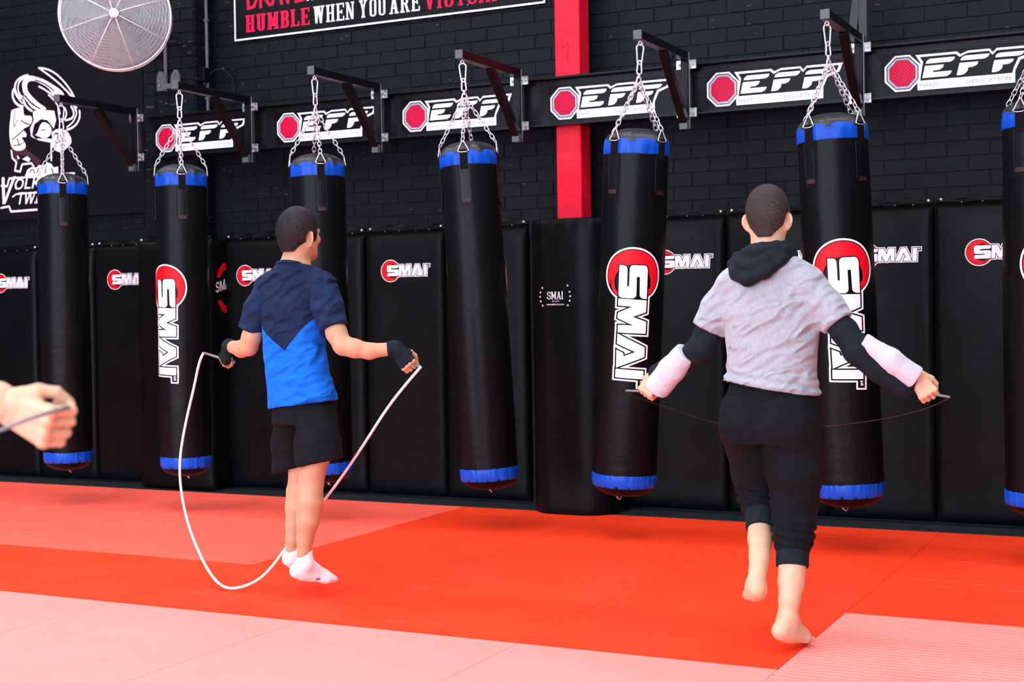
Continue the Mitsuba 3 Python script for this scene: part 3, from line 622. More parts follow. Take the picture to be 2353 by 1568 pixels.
PADS = [(-9.455, -8.805, -9.19, 'leftmost visible, at the left edge of the picture'), (-8.800, -8.172, None, 'behind the leftmost punching bag'), (-8.168, -7.500, -7.931, 'just left of the brick pier'),
        (-6.861, -6.215, -6.637, 'right of the brick pier, half hidden by the boy'), (-6.210, -5.575, None, 'hidden for the most part behind the boy and a bag'),
        (-5.570, -4.909, -5.338, 'to the right of the boy, its mark in full view'), (-4.904, -4.250, None, 'behind the plain-faced bag, left of the round post pad'),
        (-3.540, -2.830, -3.235, 'right of the bag with the large round mark'), (-2.826, -2.175, -2.58, 'behind the head of the man in the grey T-shirt'), (-2.171, -1.520, -1.92, 'second from the right edge, right of the man'),
        (-1.516, -0.865, -1.256, 'second last, its left end mark beside the last bag'), (-0.860, -0.21, -0.60, 'rightmost, at the right edge of the picture'), (-0.205, 0.45, None, 'beyond the right edge'), (0.455, 1.11, None, 'beyond the right edge'), (-10.115, -9.460, None, 'beyond the left edge')]
for i, (x0, x1, lx, lab) in enumerate(PADS):
    if lab.startswith('beyond'): lab = 'black vinyl wall pad without a mark, outside the picture'; grp = 'wall pads outside the picture'
    else: lab = 'tall black vinyl wall pad, ' + lab; grp = 'wall pads along the back wall'
    w, c = x1 - x0, (x0 + x1) / 2
    ztop = 1.915 + 0.03 * (c + 8) / 7
    t = thing('wall_pad', lab, 'wall pad', grp)
    m = pad_mesh(w, 0.012, ztop, 0.058, i); m.apply_translation([c, YB - 0.006, 0]); obj('cushion', m, 'pad_vinyl', t, smooth=True)
    m = flap_mesh(w, ztop - 0.004, ztop + 0.046, i); m.apply_translation([c, YB - 0.004, 0]); obj('top_flap', m, 'pad_vinyl', t, smooth=True)
    xs = [x0 + 0.035, x1 - 0.035]
    for xx in xs: obj('screw', moved(screw, trimesh.transformations.translation_matrix((xx, YB - 0.018, ztop + 0.024))), 'edge_white', t, smooth=True)
    for xx in (c - 0.17, c - 0.05, c + 0.09, c + 0.2): obj('rivet', moved(screw, trimesh.transformations.translation_matrix((xx, YB - 0.018, ztop + 0.004)) @ np.diag([0.45, 0.45, 0.45, 1])), 'edge_white', t, smooth=True)
    if lx is not None:
        k = obj('maker_mark', flat_logo(SMAI_W, lx, YB - 0.0695, 1.640), 'print_white', t); labels[k] = {'label': 'white SMAI lettering'}
        k2 = obj('crescent', flat_logo(SMAI_R, lx, YB - 0.0695, 1.640), 'print_red', k); labels[k2] = {'label': 'red crescent'}
# pads that wrap the pier: front and right side
t = thing('pier_pad', 'black pad on the front of the brick pier, behind the second bag', 'wall pad')
m = pad_mesh(0.715, 0.0, 1.925, 0.052, 31); m.apply_translation([-7.165, PY - 0.014, 0]); obj('cushion', m, 'pad_vinyl', t, smooth=True)
m = flap_mesh(0.70, 1.915, 1.955, 33); m.apply_translation([-7.165, PY - 0.012, 0]); obj('top_flap', m, 'pad_vinyl', t, smooth=True)
for xx in (-7.49, -7.30, -7.03, -6.87): obj('screw', moved(screw, trimesh.transformations.translation_matrix((xx, PY - 0.03, 1.935))), 'edge_white', t, smooth=True)
t = thing('pier_pad', 'black pad on the right side of the brick pier, red arcs on it', 'wall pad')
m = pad_mesh(0.22, 0.0, 1.925, 0.10, 32); m.apply_transform(trimesh.transformations.rotation_matrix(math.pi / 2, [0, 0, 1])); m.apply_translation([-6.93, 8.682, 0]); obj('cushion', m, 'pad_vinyl', t, smooth=True)
def on_side(m, x, y, z): v = np.array(m.vertices); return trimesh.Trimesh(np.c_[x + v[:, 2], y + v[:, 0], z + v[:, 1]], m.faces, process=False)
disc = Point(0, 0).buffer(0.17, 24).intersection(sbox(-0.2, -0.2, 0.0, 0.2)).difference(Point(0, 0).buffer(0.12))
for y0, y1 in ((0.07, 1), (-1, -0.085)):
    k = obj('maker_mark', on_side(flat(affinity.scale(disc.intersection(sbox(-1, y0, 1, y1)), 0.75, 1.15, origin=(0, 0))), -6.826, 8.745, 1.55), 'print_red', t); labels[k] = {'label': 'red arc of a round mark'}
sm = text_shape('SMAI', 0.075, True); v = np.array(sm.vertices); sm = trimesh.Trimesh(np.c_[v[:, 0] * 0.75 - 0.125, v[:, 1] + v[:, 0] * 0.2 - 0.04, v[:, 2]], sm.faces, process=False)
obj('lettering', on_side(sm, -6.8255, 8.735, 1.55), 'print_white', t)
# the round pad around the foot of the red post
t = thing('post_pad', 'rounded black pad around the foot of the red post, small white mark on it', 'post pad')
sec = sbox(-4.085, 8.335, -3.50, 8.90).buffer(-0.20).buffer(0.20, 20).intersection(sbox(-5, 8, -3, YB - 0.02))
sec = sec.union(sbox(-4.15, 8.70, -3.56, YB - 0.02))
def prism(sec, zs, wob):
    e = LineString(sec.exterior.coords); N = 160; pts = np.array([e.interpolate(s, normalized=True).coords[0] for s in np.linspace(0, 1, N, endpoint=False)])
    c = pts.mean(0); V = []
    for z in zs:
        k = wob(np.arange(N) / N * 2 * math.pi, z); V.append(np.c_[c + (pts - c) * (1 + k)[:, None], np.full(N, z)])
    V = np.array(V).reshape(-1, 3); F = []
    i, j = np.meshgrid(np.arange(len(zs) - 1), np.arange(N), indexing='ij'); a = i * N + j; b = i * N + (j + 1) % N
    F = np.vstack([np.stack([a, b, b + N], -1).reshape(-1, 3), np.stack([a, b + N, a + N], -1).reshape(-1, 3)])
    V = np.vstack([V, [[c[0], c[1], zs[-1] - 0.01]]]); o = (len(zs) - 1) * N
    F = np.vstack([F, [[o + q, o + (q + 1) % N, len(V) - 1] for q in range(N)]])
    m = trimesh.Trimesh(V, F, process=False); m.fix_normals(); return m
zs = np.r_[0.0, 0.015, np.linspace(0.05, 1.8, 30), np.linspace(1.82, 1.925, 10), 1.932]
m = prism(sec, zs, lambda a, z: 0.012 * np.sin(a * 30 + 5 * np.sin(a * 3)) * np.clip((z - 1.78) / 0.15, 0, 1) ** 1.5 - 0.03 * np.clip((z - 1.9) / 0.03, 0, 1) - 0.05 * np.clip((0.02 - z) / 0.02, 0, 1) + 0.004 * (meshkit.noise(np.stack([np.cos(a) * 4, np.sin(a) * 4, a * 0 + z * 4], -1), 5) - 0.5))
obj('cushion', m, 'pad_vinyl', t, smooth=True)
seal = []
w, L = slab_word('SMAI', 0.10, w=0.52, v=0.14)
w = affinity.scale(w, 0.050, 0.050, origin=(0, 0)); w = affinity.translate(w, -w.bounds[2] / 2, 0.012)
for sx in (-1, 1):
    for k in range(5):
        q = (k - 2) / 2; seal.append(star(sx * (0.108 - 0.018 * q * q), 0.030 - 0.029 * (k - 2) + (0.012 if sx > 0 and k == 0 else 0), 0.0085))
mk = cat([flat(unary_union([w] + seal))] + [affinity_mesh(text_shape('EST. 1963', 0.0075, True), -0.022, -0.004)] + [affinity_mesh(text_shape('www.SMAI.com.au', 0.010, True), -0.062, -0.026)])
k = obj('maker_mark', on_wall(mk, -3.845, 8.328, 1.395), 'print_white', t); labels[k] = {'label': 'small white SMAI seal with stars'}

# ---------------------------------------------------------------- signs
t = thing('quote_sign', 'black quote board with a white edge line and red and white lettering, above the beam', 'sign')
QX0, QX1, QZ0, QZ1 = -6.722, -4.090, 3.438, 4.35
obj('board', cbox((QX0, YB - 0.030, QZ0), (QX1, YB - 0.012, QZ1), 0.002), 'sign_banner', t)
obj('edge_line', cat([cbox((QX0, YB - 0.032, QZ0), (QX1, YB - 0.0295, QZ0 + 0.014)), cbox((QX0, YB - 0.032, QZ0), (QX0 + 0.014, YB - 0.0295, QZ1)), cbox((QX1 - 0.014, YB - 0.032, QZ0), (QX1, YB - 0.0295, QZ1)), cbox((QX0, YB - 0.032, QZ1 - 0.014), (QX1, YB - 0.0295, QZ1))]), 'edge_white', t)
for xx, zz_ in ((QX0 + 0.75, QZ0 + 0.06), (QX1 - 0.6, QZ0 + 0.055)): obj('fixing_screw', moved(screw, trimesh.transformations.translation_matrix((xx, YB - 0.032, zz_)) @ np.diag([0.8, 0.8, 0.8, 1])), 'zinc', t, smooth=True)
for word, x0, x1, m_ in (('HUMBLE', -6.608, -6.028, 'print_pinkred'), ('WHEN', -5.985, -5.632, 'edge_white'), ('YOU', -5.585, -5.359, 'edge_white'), ('ARE', -5.325, -5.079, 'edge_white'), ('VICTORIOUS', -5.032, -4.17, 'print_pinkred')):
    s, L = slab_word(word, 0.13, w=0.42 if m_ == 'print_pinkred' else 0.40, v=0.17 if word == 'HUMBLE' else 0.13)
    s = affinity.scale(s, (x1 - x0) / L, 0.128, origin=(0, 0))
    k = obj('lettering', on_wall(flat(s), x0, YB - 0.0312, 3.495), m_, t); labels[k] = {'label': f'the word {word}'}
brush = [[(0, 1), (0.05, 0)], [(0, 0.95), (0.35, 0.8), (0.28, 0.55), (0.05, 0.5), (0.42, 0.35), (0.3, 0.05), (0.02, 0.0)], [(0.62, 1), (0.60, 0)], [(0.62, 0.95), (0.92, 0.75), (0.66, 0.5), (1.02, 0.02)],
         [(1.14, 0.05), (1.32, 1), (1.55, 0.02)], [(1.22, 0.38), (1.46, 0.36)], [(1.62, 1), (1.82, 0.03), (2.0, 1)], [(2.18, 1), (2.18, 0.02), (2.52, 0.06)], [(2.18, 0.55), (2.45, 0.55)], [(2.18, 0.98), (2.5, 0.95)]]
bs_ = unary_union([LineString(q).buffer(0.062, 4) for q in brush]); bs_ = affinity.scale(bs_, 0.205, 0.185, origin=(0, 0))
k = obj('lettering', on_wall(flat(bs_), -6.595, YB - 0.0312, 3.675), 'print_pinkred', t); labels[k] = {'label': 'brush-written word BRAVE'}
s, L = slab_word('W', 0.1, v=0.13); s = affinity.scale(s, 0.16, 0.128, origin=(0, 0))
obj('lettering', on_wall(flat(s), -6.06, YB - 0.0312, 3.672), 'edge_white', t)

t = thing('wall_sign', 'large dark wall sign with a white fighter emblem, left of the brick pier', 'sign')
SX0, SX1, SZ0, SZ1 = -9.95, -7.625, 2.170, 3.415
obj('panel', cbox((SX0, YB - 0.045, SZ0), (SX1, YB - 0.012, SZ1), 0.002), 'sign_black', t)
EX = lambda x, y: None
HX = np.array([[-8.727, 3.416], [-8.293, 3.029], [-9.078, 2.843], [-9.186, 2.282], [-8.365, 2.523], [-9.022, 2.486], [-8.728, 2.400], [-9.05, 2.364]])
HP = np.array([[355, 65], [740, 470], [75, 750], [0, 1390], [690, 1065], [130, 1150], [380, 1230], [110, 1290]], float)
_A = np.c_[HP, np.ones(8), HP[:, 0] * HP[:, 1] / 1000]; EMB = np.linalg.lstsq(_A, HX, rcond=None)[0]
def em(pts): p = np.array(pts, float); return (np.c_[p, np.ones(len(p)), p[:, 0] * p[:, 1] / 1000] @ EMB) - np.array([-8.7, 2.8])
pg = lambda pts: Polygon(em(pts)).buffer(0)
ln = lambda pts, w=7: LineString(em(pts)).buffer(w * 0.00115, 6)
def curve(pts, n=10):
    from scipy.interpolate import CubicSpline
    p = np.array(pts, float); tt = np.r_[0, np.cumsum(np.linalg.norm(np.diff(p, axis=0), axis=1))]
    return CubicSpline(tt, p)(np.linspace(0, tt[-1], n * len(p))).tolist()
white = [ln(curve([(358, 65), (450, 130), (560, 220), (640, 300), (675, 335)])), ln(curve([(358, 65), (430, 75), (520, 120), (610, 210), (690, 335), (715, 440)])), ln(curve([(400, 95), (500, 165), (600, 255), (650, 325)]), 4),
         pg(curve([(195, 230), (215, 170), (260, 140), (340, 150), (430, 185), (520, 240), (590, 300), (600, 330), (520, 330), (450, 260), (380, 215), (300, 188), (260, 200), (245, 235), (260, 290), (310, 350), (380, 410), (430, 450), (350, 465), (270, 420), (215, 350)])),
         ln(curve([(250, 135), (180, 160), (130, 220), (140, 300), (190, 355)]), 9), ln(curve([(230, 160), (165, 210), (160, 280), (200, 340)]), 7), ln(curve([(115, 270), (105, 330), (140, 400), (205, 430)]), 10), ln(curve([(115, 270), (150, 340), (200, 400)]), 6),
         ln(curve([(210, 370), (240, 430), (290, 470)]), 10), ln(curve([(360, 240), (430, 280), (500, 330), (520, 345)]), 7), ln(curve([(450, 320), (510, 380), (545, 440), (560, 500)]), 6),
         pg([(300, 480), (350, 455), (440, 465), (505, 470), (525, 560), (500, 640), (440, 560), (380, 550), (315, 600), (295, 700), (335, 745), (285, 715), (275, 640), (310, 560)]),
         ln(curve([(610, 560), (680, 530), (665, 430)]), 8), ln(curve([(600, 440), (612, 530), (580, 560)]), 7), ln(curve([(740, 470), (740, 540), (700, 610), (625, 650)]), 8), ln(curve([(715, 490), (690, 560), (625, 625)]), 6), ln([(690, 420), (712, 478)], 8),
         pg(curve([(480, 680), (520, 650), (600, 650), (650, 700), (665, 770), (620, 830), (560, 865), (510, 840), (490, 760)])), pg(curve([(320, 700), (360, 640), (400, 580), (440, 590), (480, 650), (460, 710), (390, 730)])),
         pg([(340, 735), (480, 735), (500, 790), (470, 775), (350, 750)]), ln([(478, 780), (478, 940)], 8),
         pg(curve([(90, 470), (120, 455), (210, 455), (220, 510), (280, 520), (270, 610), (210, 650), (240, 690), (235, 720), (200, 720), (235, 800), (210, 840), (120, 840), (80, 750), (75, 620), (85, 540)])),
         ln([(95, 850), (105, 920), (145, 960), (130, 1040), (180, 1050), (200, 980), (290, 970), (310, 1000)], 8),
         pg([(225, 1100), (250, 1030), (290, 1005), (340, 1010), (360, 985), (420, 990), (440, 960), (480, 975), (500, 1010), (540, 1000), (548, 1085), (480, 1085), (300, 1095)]), pg([(150, 890), (180, 920), (155, 935)]), pg([(200, 930), (250, 900), (280, 930), (265, 960)]),
         ln([(0, 1185), (55, 1190), (75, 1115), (420, 1090), (690, 1065), (680, 1095)], 8), ln([(0, 1395), (75, 1380), (95, 1430), (380, 1408), (560, 1395)], 8), ln([(110, 1290), (140, 1265), (380, 1245), (560, 1230)], 6)]
dark = [ln(curve(q), w_) for q, w_ in (([(205, 180), (190, 260), (240, 350), (320, 420)], 4), ([(230, 330), (300, 410), (370, 450)], 4), ([(130, 470), (125, 620), (150, 560)], 3), ([(100, 745), (160, 700), (210, 655)], 4), ([(150, 735), (175, 800)], 4), ([(110, 800), (180, 790), (230, 760)], 3),
        ([(190, 560), (230, 590), (270, 600)], 4), ([(215, 470), (230, 510)], 4), ([(520, 680), (540, 720), (515, 760)], 4), ([(600, 680), (580, 740), (600, 800)], 4), ([(380, 655), (420, 650)], 3), ([(500, 700), (560, 700), (560, 760), (510, 770)], 4), ([(270, 1060), (300, 1030), (320, 1070)], 4), ([(360, 1020), (340, 1060)], 4), ([(430, 1000), (420, 1060)], 4), ([(480, 1020), (500, 1070)], 4), ([(320, 180), (420, 220), (500, 280)], 4))]
wh = unary_union(white).difference(unary_union(dark))
k = obj('emblem', on_wall(flat(wh), -8.7, YB - 0.0465, 2.8), 'print_white', t); labels[k] = {'label': 'white swirling fighter emblem'}
mar = unary_union([pg([(118, 850), (230, 830), (300, 880), (385, 950), (345, 1000), (250, 900), (165, 890), (165, 1000), (145, 955), (115, 900)])])
obj('emblem_shorts', on_wall(flat(mar), -8.7, YB - 0.0462, 2.8), 'print_maroon', t)
def ital(txt, x, z, h, wid, sl=0.28):
    m = text_shape(txt, h, True); v = np.array(m.vertices); k = wid / v[:, 0].max()
    return on_wall(trimesh.Trimesh(np.c_[v[:, 0] * k + v[:, 1] * sl, v[:, 1], v[:, 2]], m.faces, process=False), x, YB - 0.0465, z)
for tx, x, z, h, wd in (('V', -9.24, 2.315, 0.215, 0.17), ('OLKA', -9.045, 2.425, 0.085, 0.40), ('TWIST', -9.02, 2.300, 0.095, 0.42)):
    k = obj('lettering', ital(tx, x, z, h, wd), 'print_white', t); labels[k] = {'label': f'slanted letters {tx}'}

# ---------------------------------------------------------------- fan, its wall bracket, conduit
t = thing('wall_fan', 'large round silver wall fan with a wire cage, cut by the top of the picture', 'fan')
FC = np.array([-7.15, 7.93, 3.535]); fa = np.array([0.60, -0.80, -0.06]); fa /= np.linalg.norm(fa)
fx = np.cross([0, 0, 1], fa); fx /= np.linalg.norm(fx); fz = np.cross(fa, fx); RF = 0.395
FM = np.eye(4); FM[:3, 0], FM[:3, 1], FM[:3, 2], FM[:3, 3] = fx, fz, fa, FC
fput = lambda m: moved(m, FM)
ringp = lambda r, z, n=72: [(r * math.cos(a), r * math.sin(a), z) for a in np.linspace(0, 2 * math.pi, n, endpoint=False)]
dome = lambda r: 0.085 * (1 - (r / RF) ** 2.4)
obj('front_grille', fput(cat([tube(ringp(r, dome(r)), 0.0017, 4, closed=True) for r in np.linspace(0.045, RF - 0.008, 44)])), 'chrome', t, smooth=True)
obj('rear_grille', fput(cat([tube(ringp(r, -0.10 - 0.05 * (1 - (r / RF) ** 2)), 0.0017, 4, closed=True) for r in np.linspace(0.12, RF - 0.005, 22)])), 'chrome', t, smooth=True)
obj('rim', fput(cat([tube(ringp(RF, -0.005, 96), 0.008, 8, closed=True), tube(ringp(RF, -0.10, 96), 0.006, 8, closed=True)])), 'chrome', t, smooth=True)
for i in range(8):
    a = i * math.pi / 4 + 0.32
    obj('spoke', fput(tube([(r * math.cos(a), r * math.sin(a), dome(r) + 0.003) for r in np.linspace(0.04, RF, 10)] + [(RF * math.cos(a), RF * math.sin(a), -0.10)], 0.0038, 6)), 'chrome', t, smooth=True)
obj('badge', fput(lathe([(0, 0.100), (0.032, 0.098), (0.037, 0.092), (0.037, 0.08), (0, 0.08)], sides=32)), 'edge_white', t, smooth=40)
def blade(a0):
    r = np.linspace(0.06, RF - 0.04, 12); V = []
    for q in r:
        wdt = 0.10 + 0.20 * (q / RF)
        for s in np.linspace(-0.5, 0.5, 7):
            a = a0 + s * wdt / q * 0.9; V.append((q * math.cos(a), q * math.sin(a), -0.045 + 0.07 * s - 0.03 * s * s))
    V = np.array(V); i, j = np.meshgrid(np.arange(11), np.arange(6), indexing='ij'); b = i * 7 + j
    f = np.vstack([np.stack([b, b + 1, b + 8], -1).reshape(-1, 3), np.stack([b, b + 8, b + 7], -1).reshape(-1, 3)])
    V2 = V + [0, 0, -0.003]
    return trimesh.Trimesh(np.vstack([V, V2]), np.vstack([f, f[:, ::-1] + len(V)]), process=False)
for i in range(3): obj('blade', fput(blade(i * 2.094 + 0.75)), 'bracket_grey', t, smooth=True)
obj('motor', fput(lathe([(0, -0.30), (0.075, -0.30), (0.085, -0.28), (0.085, -0.13), (0.06, -0.10), (0.05, -0.03), (0, -0.03)], sides=32)), 'steel_black', t, smooth=40)
mot = FC + fa * -0.22
obj('yoke', cat([bar(mot + [0, 0, -0.0], [mot[0], PY - 0.02, mot[2]], 0.05), bar([mot[0], PY - 0.02, mot[2] - 0.2], [mot[0], PY - 0.02, mot[2] + 0.2], 0.08, 0.02, roll=[0, 1, 0])]), 'steel_black', t)
t = thing('fan_hanger', 'grey steel hanger of two bolted plates on the pier under the fan', 'bracket')
for x0 in (-7.30, -7.165):
    pl = Polygon([(0, 0), (0.075, 0), (0.085, 0.05), (0.085, 0.10), (0.05, 0.15), (0.02, 0.15), (0, 0.10)]); pl = pl if x0 < -7.2 else affinity.scale(pl, -1, 1, origin=(0.0425, 0))
    m = trimesh.creation.extrude_polygon(pl, 0.02, engine='earcut'); v = np.array(m.vertices); obj('plate', trimesh.Trimesh(np.c_[x0 + v[:, 0], PY - 0.038 + v[:, 2], 3.075 + v[:, 1]], m.faces[:, ::-1], process=False), 'bracket_grey', t)
    for bx, bz in ((0.03, 0.07), (0.05, 0.115), (0.035, 0.04)): obj('bolt', cyl((x0 + bx, PY - 0.037, 3.075 + bz), (x0 + bx, PY - 0.048, 3.075 + bz), 0.009, 6), 'zinc', t)
obj('rod', cbox((-7.236, PY - 0.030, 3.07), (-7.210, PY - 0.012, 3.62), 0.003), 'bracket_grey', t)
obj('base', cbox((-7.24, PY - 0.040, 3.085), (-7.14, PY - 0.012, 3.125), 0.003), 'bracket_grey', t)
t = thing('conduit', 'thin grey conduit running up the corner beside the brick pier', 'pipe')
obj('pipe', cyl((-6.935, 8.70, 2.88), (-6.935, 8.70, ZC), 0.013, 10), 'bracket_grey', t, smooth=True)
for z in (3.0, 3.6): obj('saddle', cbox((-6.962, 8.685, z), (-6.918, 8.715, z + 0.02), 0.003), 'bracket_grey', t)
t = thing('junction_box', 'small black junction box on the side of the brick pier', 'junction box')
obj('box', cbox((-6.962, 8.62, 3.13), (-6.905, 8.69, 3.24), 0.006), 'steel_black', t); obj('gland', cyl((-6.93, 8.66, 3.13), (-6.93, 8.66, 3.10), 0.014, 10), 'steel_black', t)
cp = curve([(-6.90, 8.69, 3.19), (-6.84, 8.74, 3.23), (-6.76, 8.76, 3.18), (-6.735, 8.765, 3.05), (-6.77, 8.77, 2.93), (-6.85, 8.77, 2.87), (-6.90, 8.765, 2.75)], 8)
tag(obj('cable', tube(cp, 0.006, 6), 'steel_black', smooth=True), 'black cable that loops out of the junction box beside the pier', 'cable')
cp = curve([(-7.335, 8.565, 3.08), (-7.34, 8.56, 2.98), (-7.33, 8.56, 2.93), (-7.28, 8.56, 2.88), (-7.22, 8.565, 2.80)], 8)
tag(obj('cable', tube(cp, 0.005, 6), 'steel_black', smooth=True), 'black cable that hangs down the front of the brick pier behind the beam', 'cable')

# ---------------------------------------------------------------- people
mat('skin', lambda p, n, uv: mix((0.58, 0.345, 0.21), (0.66, 0.415, 0.27), fbm(p.x * 26, p.y * 26, p.z * 26, octaves=3)), 0.48, spec=0.35)
mat('skin_tan', lambda p, n, uv: mix((0.47, 0.255, 0.145), (0.55, 0.315, 0.19), fbm(p.x * 26, p.y * 26, p.z * 26, octaves=3)), 0.48, spec=0.3)
mat('hair_base', (0.006, 0.0055, 0.006), 0.7, spec=0.3)
mat('hair_strand', (0.026, 0.026, 0.030), 0.40, spec=0.5)
mat('hair_brown', lambda p, n, uv: mix((0.026, 0.019, 0.017), (0.30, 0.17, 0.12), 0.8 * smoothstep(0.020, 0.006, dr.sqrt(dr.square(p.x + 1.556) + dr.square(p.y - 5.37) + dr.square(p.z - 1.752)) + 0.006 * noise(p.x * 300, p.y * 300, p.z * 300))), 0.7, spec=0.3)
mat('hair_brown_strand', (0.075, 0.063, 0.060), 0.42, spec=0.5)
def crease(sx, sz, tilt):
    def f(p, n, uv):
        u = p.x * sx + p.z * tilt + 2.2 * noise(p.x * 6, p.y * 6, p.z * 6); w = p.z * sz - p.x * tilt
        a = fbm(u, p.y * sx, w, octaves=2); return 1 - dr.abs(2 * a - 1)
    return f
def weave(p): return noise(p.x * 900, p.y * 900, p.z * 900)
def tee_col(p, n, uv):
    dx = p.x + 3.822; edge = 1.165 + dr.select(dx > 0, dx * 1.17, -dx * 0.72)
    back = p.y < 5.44
    lim = dr.select(back, dr.minimum(edge, 1.34), mi.Float(1.22))
    t = smoothstep(-0.0015, 0.0015, lim - p.z)
    f = fbm(p.x * 30, p.y * 30, p.z * 30, octaves=2) * 0.3
    return mix(mix((0.006, 0.014, 0.045), (0.010, 0.024, 0.070), f), mix((0.004, 0.120, 0.62), (0.012, 0.19, 0.80), f), t)
mat('tee_two_tone', tee_col, 0.8, spec=0.15, sheen=0.3, bump=crease(7, 16, 9.0), bscale=0.030)
mat('tee_navy', lambda p, n, uv: mix((0.006, 0.014, 0.045), (0.010, 0.024, 0.070), fbm(p.x * 30, p.y * 30, p.z * 30, octaves=2)), 0.8, spec=0.15, sheen=0.3, bump=crease(9, 14, 7.0), bscale=0.022)
mat('cloth_black', lambda p, n, uv: mix((0.0032, 0.0045, 0.0055), (0.0065, 0.0085, 0.010), fbm(p.x * 40, p.y * 40, p.z * 40, octaves=2)), 0.85, spec=0.12, sheen=0.15)
mat('cloth_slate', lambda p, n, uv: mix((0.006, 0.010, 0.014), (0.011, 0.017, 0.022), fbm(p.x * 40, p.y * 40, p.z * 40, octaves=2)), 0.85, spec=0.12, sheen=0.2)
def heather(p, n, uv): return mix((0.295, 0.318, 0.355), (0.385, 0.41, 0.45), fbm(p.x * 160, p.y * 160, p.z * 60, octaves=3))
mat('tee_grey', heather, 0.85, spec=0.1, sheen=0.2, bump=crease(8, 18, 12.0), bscale=0.022)
mat('panel_white', lambda p, n, uv: mix((0.48, 0.49, 0.53), (0.60, 0.61, 0.65), fbm(p.x * 120, p.y * 120, p.z * 60, octaves=2)), 0.85, spec=0.1)
mat('sock_white', lambda p, n, uv: mix((0.74, 0.73, 0.76), (0.84, 0.83, 0.85), fbm(p.x * 90, p.y * 90, p.z * 90, octaves=2)), 0.9, spec=0.1)
mat('rope_white', (0.82, 0.84, 0.87), 0.4)
mat('rope_dark', (0.030, 0.012, 0.014), 0.5)
mat('handle_grey', (0.13, 0.15, 0.17), 0.35)
mat('nail', (0.82, 0.58, 0.50), 0.3)
mat('eye_white', (0.8, 0.78, 0.75), 0.2); mat('lip', (0.62, 0.28, 0.24), 0.5)

def U(*v): v = np.array(v, float); return v / np.linalg.norm(v)
def add_head(F, c, f, s):
    f = U(*f); r = U(*np.cross(f, [0, 0, 1])); u = np.cross(r, f); A = np.array([r, f, u]); c = np.array(c, float)
    P = lambda a, b, d: c + s * (a * r + b * f + d * u)
    E = lambda a, b, d, rr, k=0.02, sub=False: F.ell(P(a, b, d), np.array(rr) * s, A, k * s, sub)
    E(0, -.012, .030, (.078, .096, .090)); E(0, .030, -.040, (.058, .066, .082), .03)
    F.cone(P(0, .066, -.098), P(0, .050, -.080), .022 * s, .030 * s, .02)
    for q in (-1, 1):
        F.cone(P(q * .052, .004, -.050), P(q * .022, .064, -.092), .020 * s, .020 * s, .025); E(q * .046, .058, -.022, (.022, .024, .020), .02)
        E(q * .031, .096, .004, (.016, .012, .010), .012, True); E(q * .031, .079, .003, (.0125, .0125, .0125), .004)
        # ear: a shell with a hollow
        ec = P(q * .077, -.010, -.024); ea = np.array([U(*(r * q * .55 - f * .83)), U(*(f * .83 * 1 + r * q * .55)), u])
        F.ell(ec + u * .004 * s - f * .006 * s + r * q * .008 * s, np.array((.019, .0065, .032)) * s, ea, .008 * s)
        F.ell(ec - u * .022 * s + r * q * .003 * s, np.array((.010, .006, .012)) * s, ea, .008 * s)
        F.ell(ec + f * .006 * s + r * q * .014 * s, np.array((.011, .006, .019)) * s, ea, .006 * s, True)
    F.cone(P(0, .094, .018), P(0, .114, -.022), .008 * s, .012 * s, .014); E(.010, .106, -.027, (.009, .010, .007), .008); E(-.010, .106, -.027, (.009, .010, .007), .008)
    E(0, .087, .022, (.050, .012, .010), .016); E(0, .094, -.053, (.023, .009, .0055), .006); E(0, .093, -.064, (.020, .010, .006), .006)
    return P, A
def hair_mesh(c, f, s, low, rng_, step=0.0042):
    f = U(*f); r = U(*np.cross(f, [0, 0, 1])); u = np.cross(r, f); A = np.array([r, f, u]); c = np.array(c, float)
    P = lambda a, b, d: c + s * (a * r + b * f + d * u)
    F = Field(c - 0.16, c + 0.16, step)
    F.ell(P(0, -.012, .030), np.array((.085, .103, .098)) * s, A, .01)
    F.cone(P(0, -.050, -.010), P(0, -.044, low + .012), .066 * s, .056 * s, .03)
    F.ell(P(0, .012, -.004), np.array((.081, .062, .060)) * s, A, .02)
    X, Y, Z = [F.lo[i] + F.h * np.arange(F.n[i]) for i in range(3)]
    q = np.stack(np.meshgrid(X, Y, Z, indexing='ij'), -1) - c
    a, b, d = [(q @ v) / s for v in (r, f, u)]
    edge = np.where(b > 0.052, 0.062, np.where(b > 0.012, -0.010 + (b - 0.012) * 1.6, np.where(b > -0.028, 0.012 - np.abs(b + 0.008) * 0.3, low + np.clip((np.abs(a) - 0.026) / 0.045, 0, 1) * 0.052)))
    side = (b > 0.012) & (b <= 0.030); edge = np.where(side, -0.030, edge)
    ear = np.sqrt(((np.abs(a) - .080) / .020) ** 2 + ((b + .014) / .028) ** 2 + ((d + .022) / .036) ** 2) - 1
    cut = np.maximum((edge - d) * s, -ear * .02)
    F.D = np.maximum(F.D, cut.astype(np.float32))
    return F.mesh(1), P
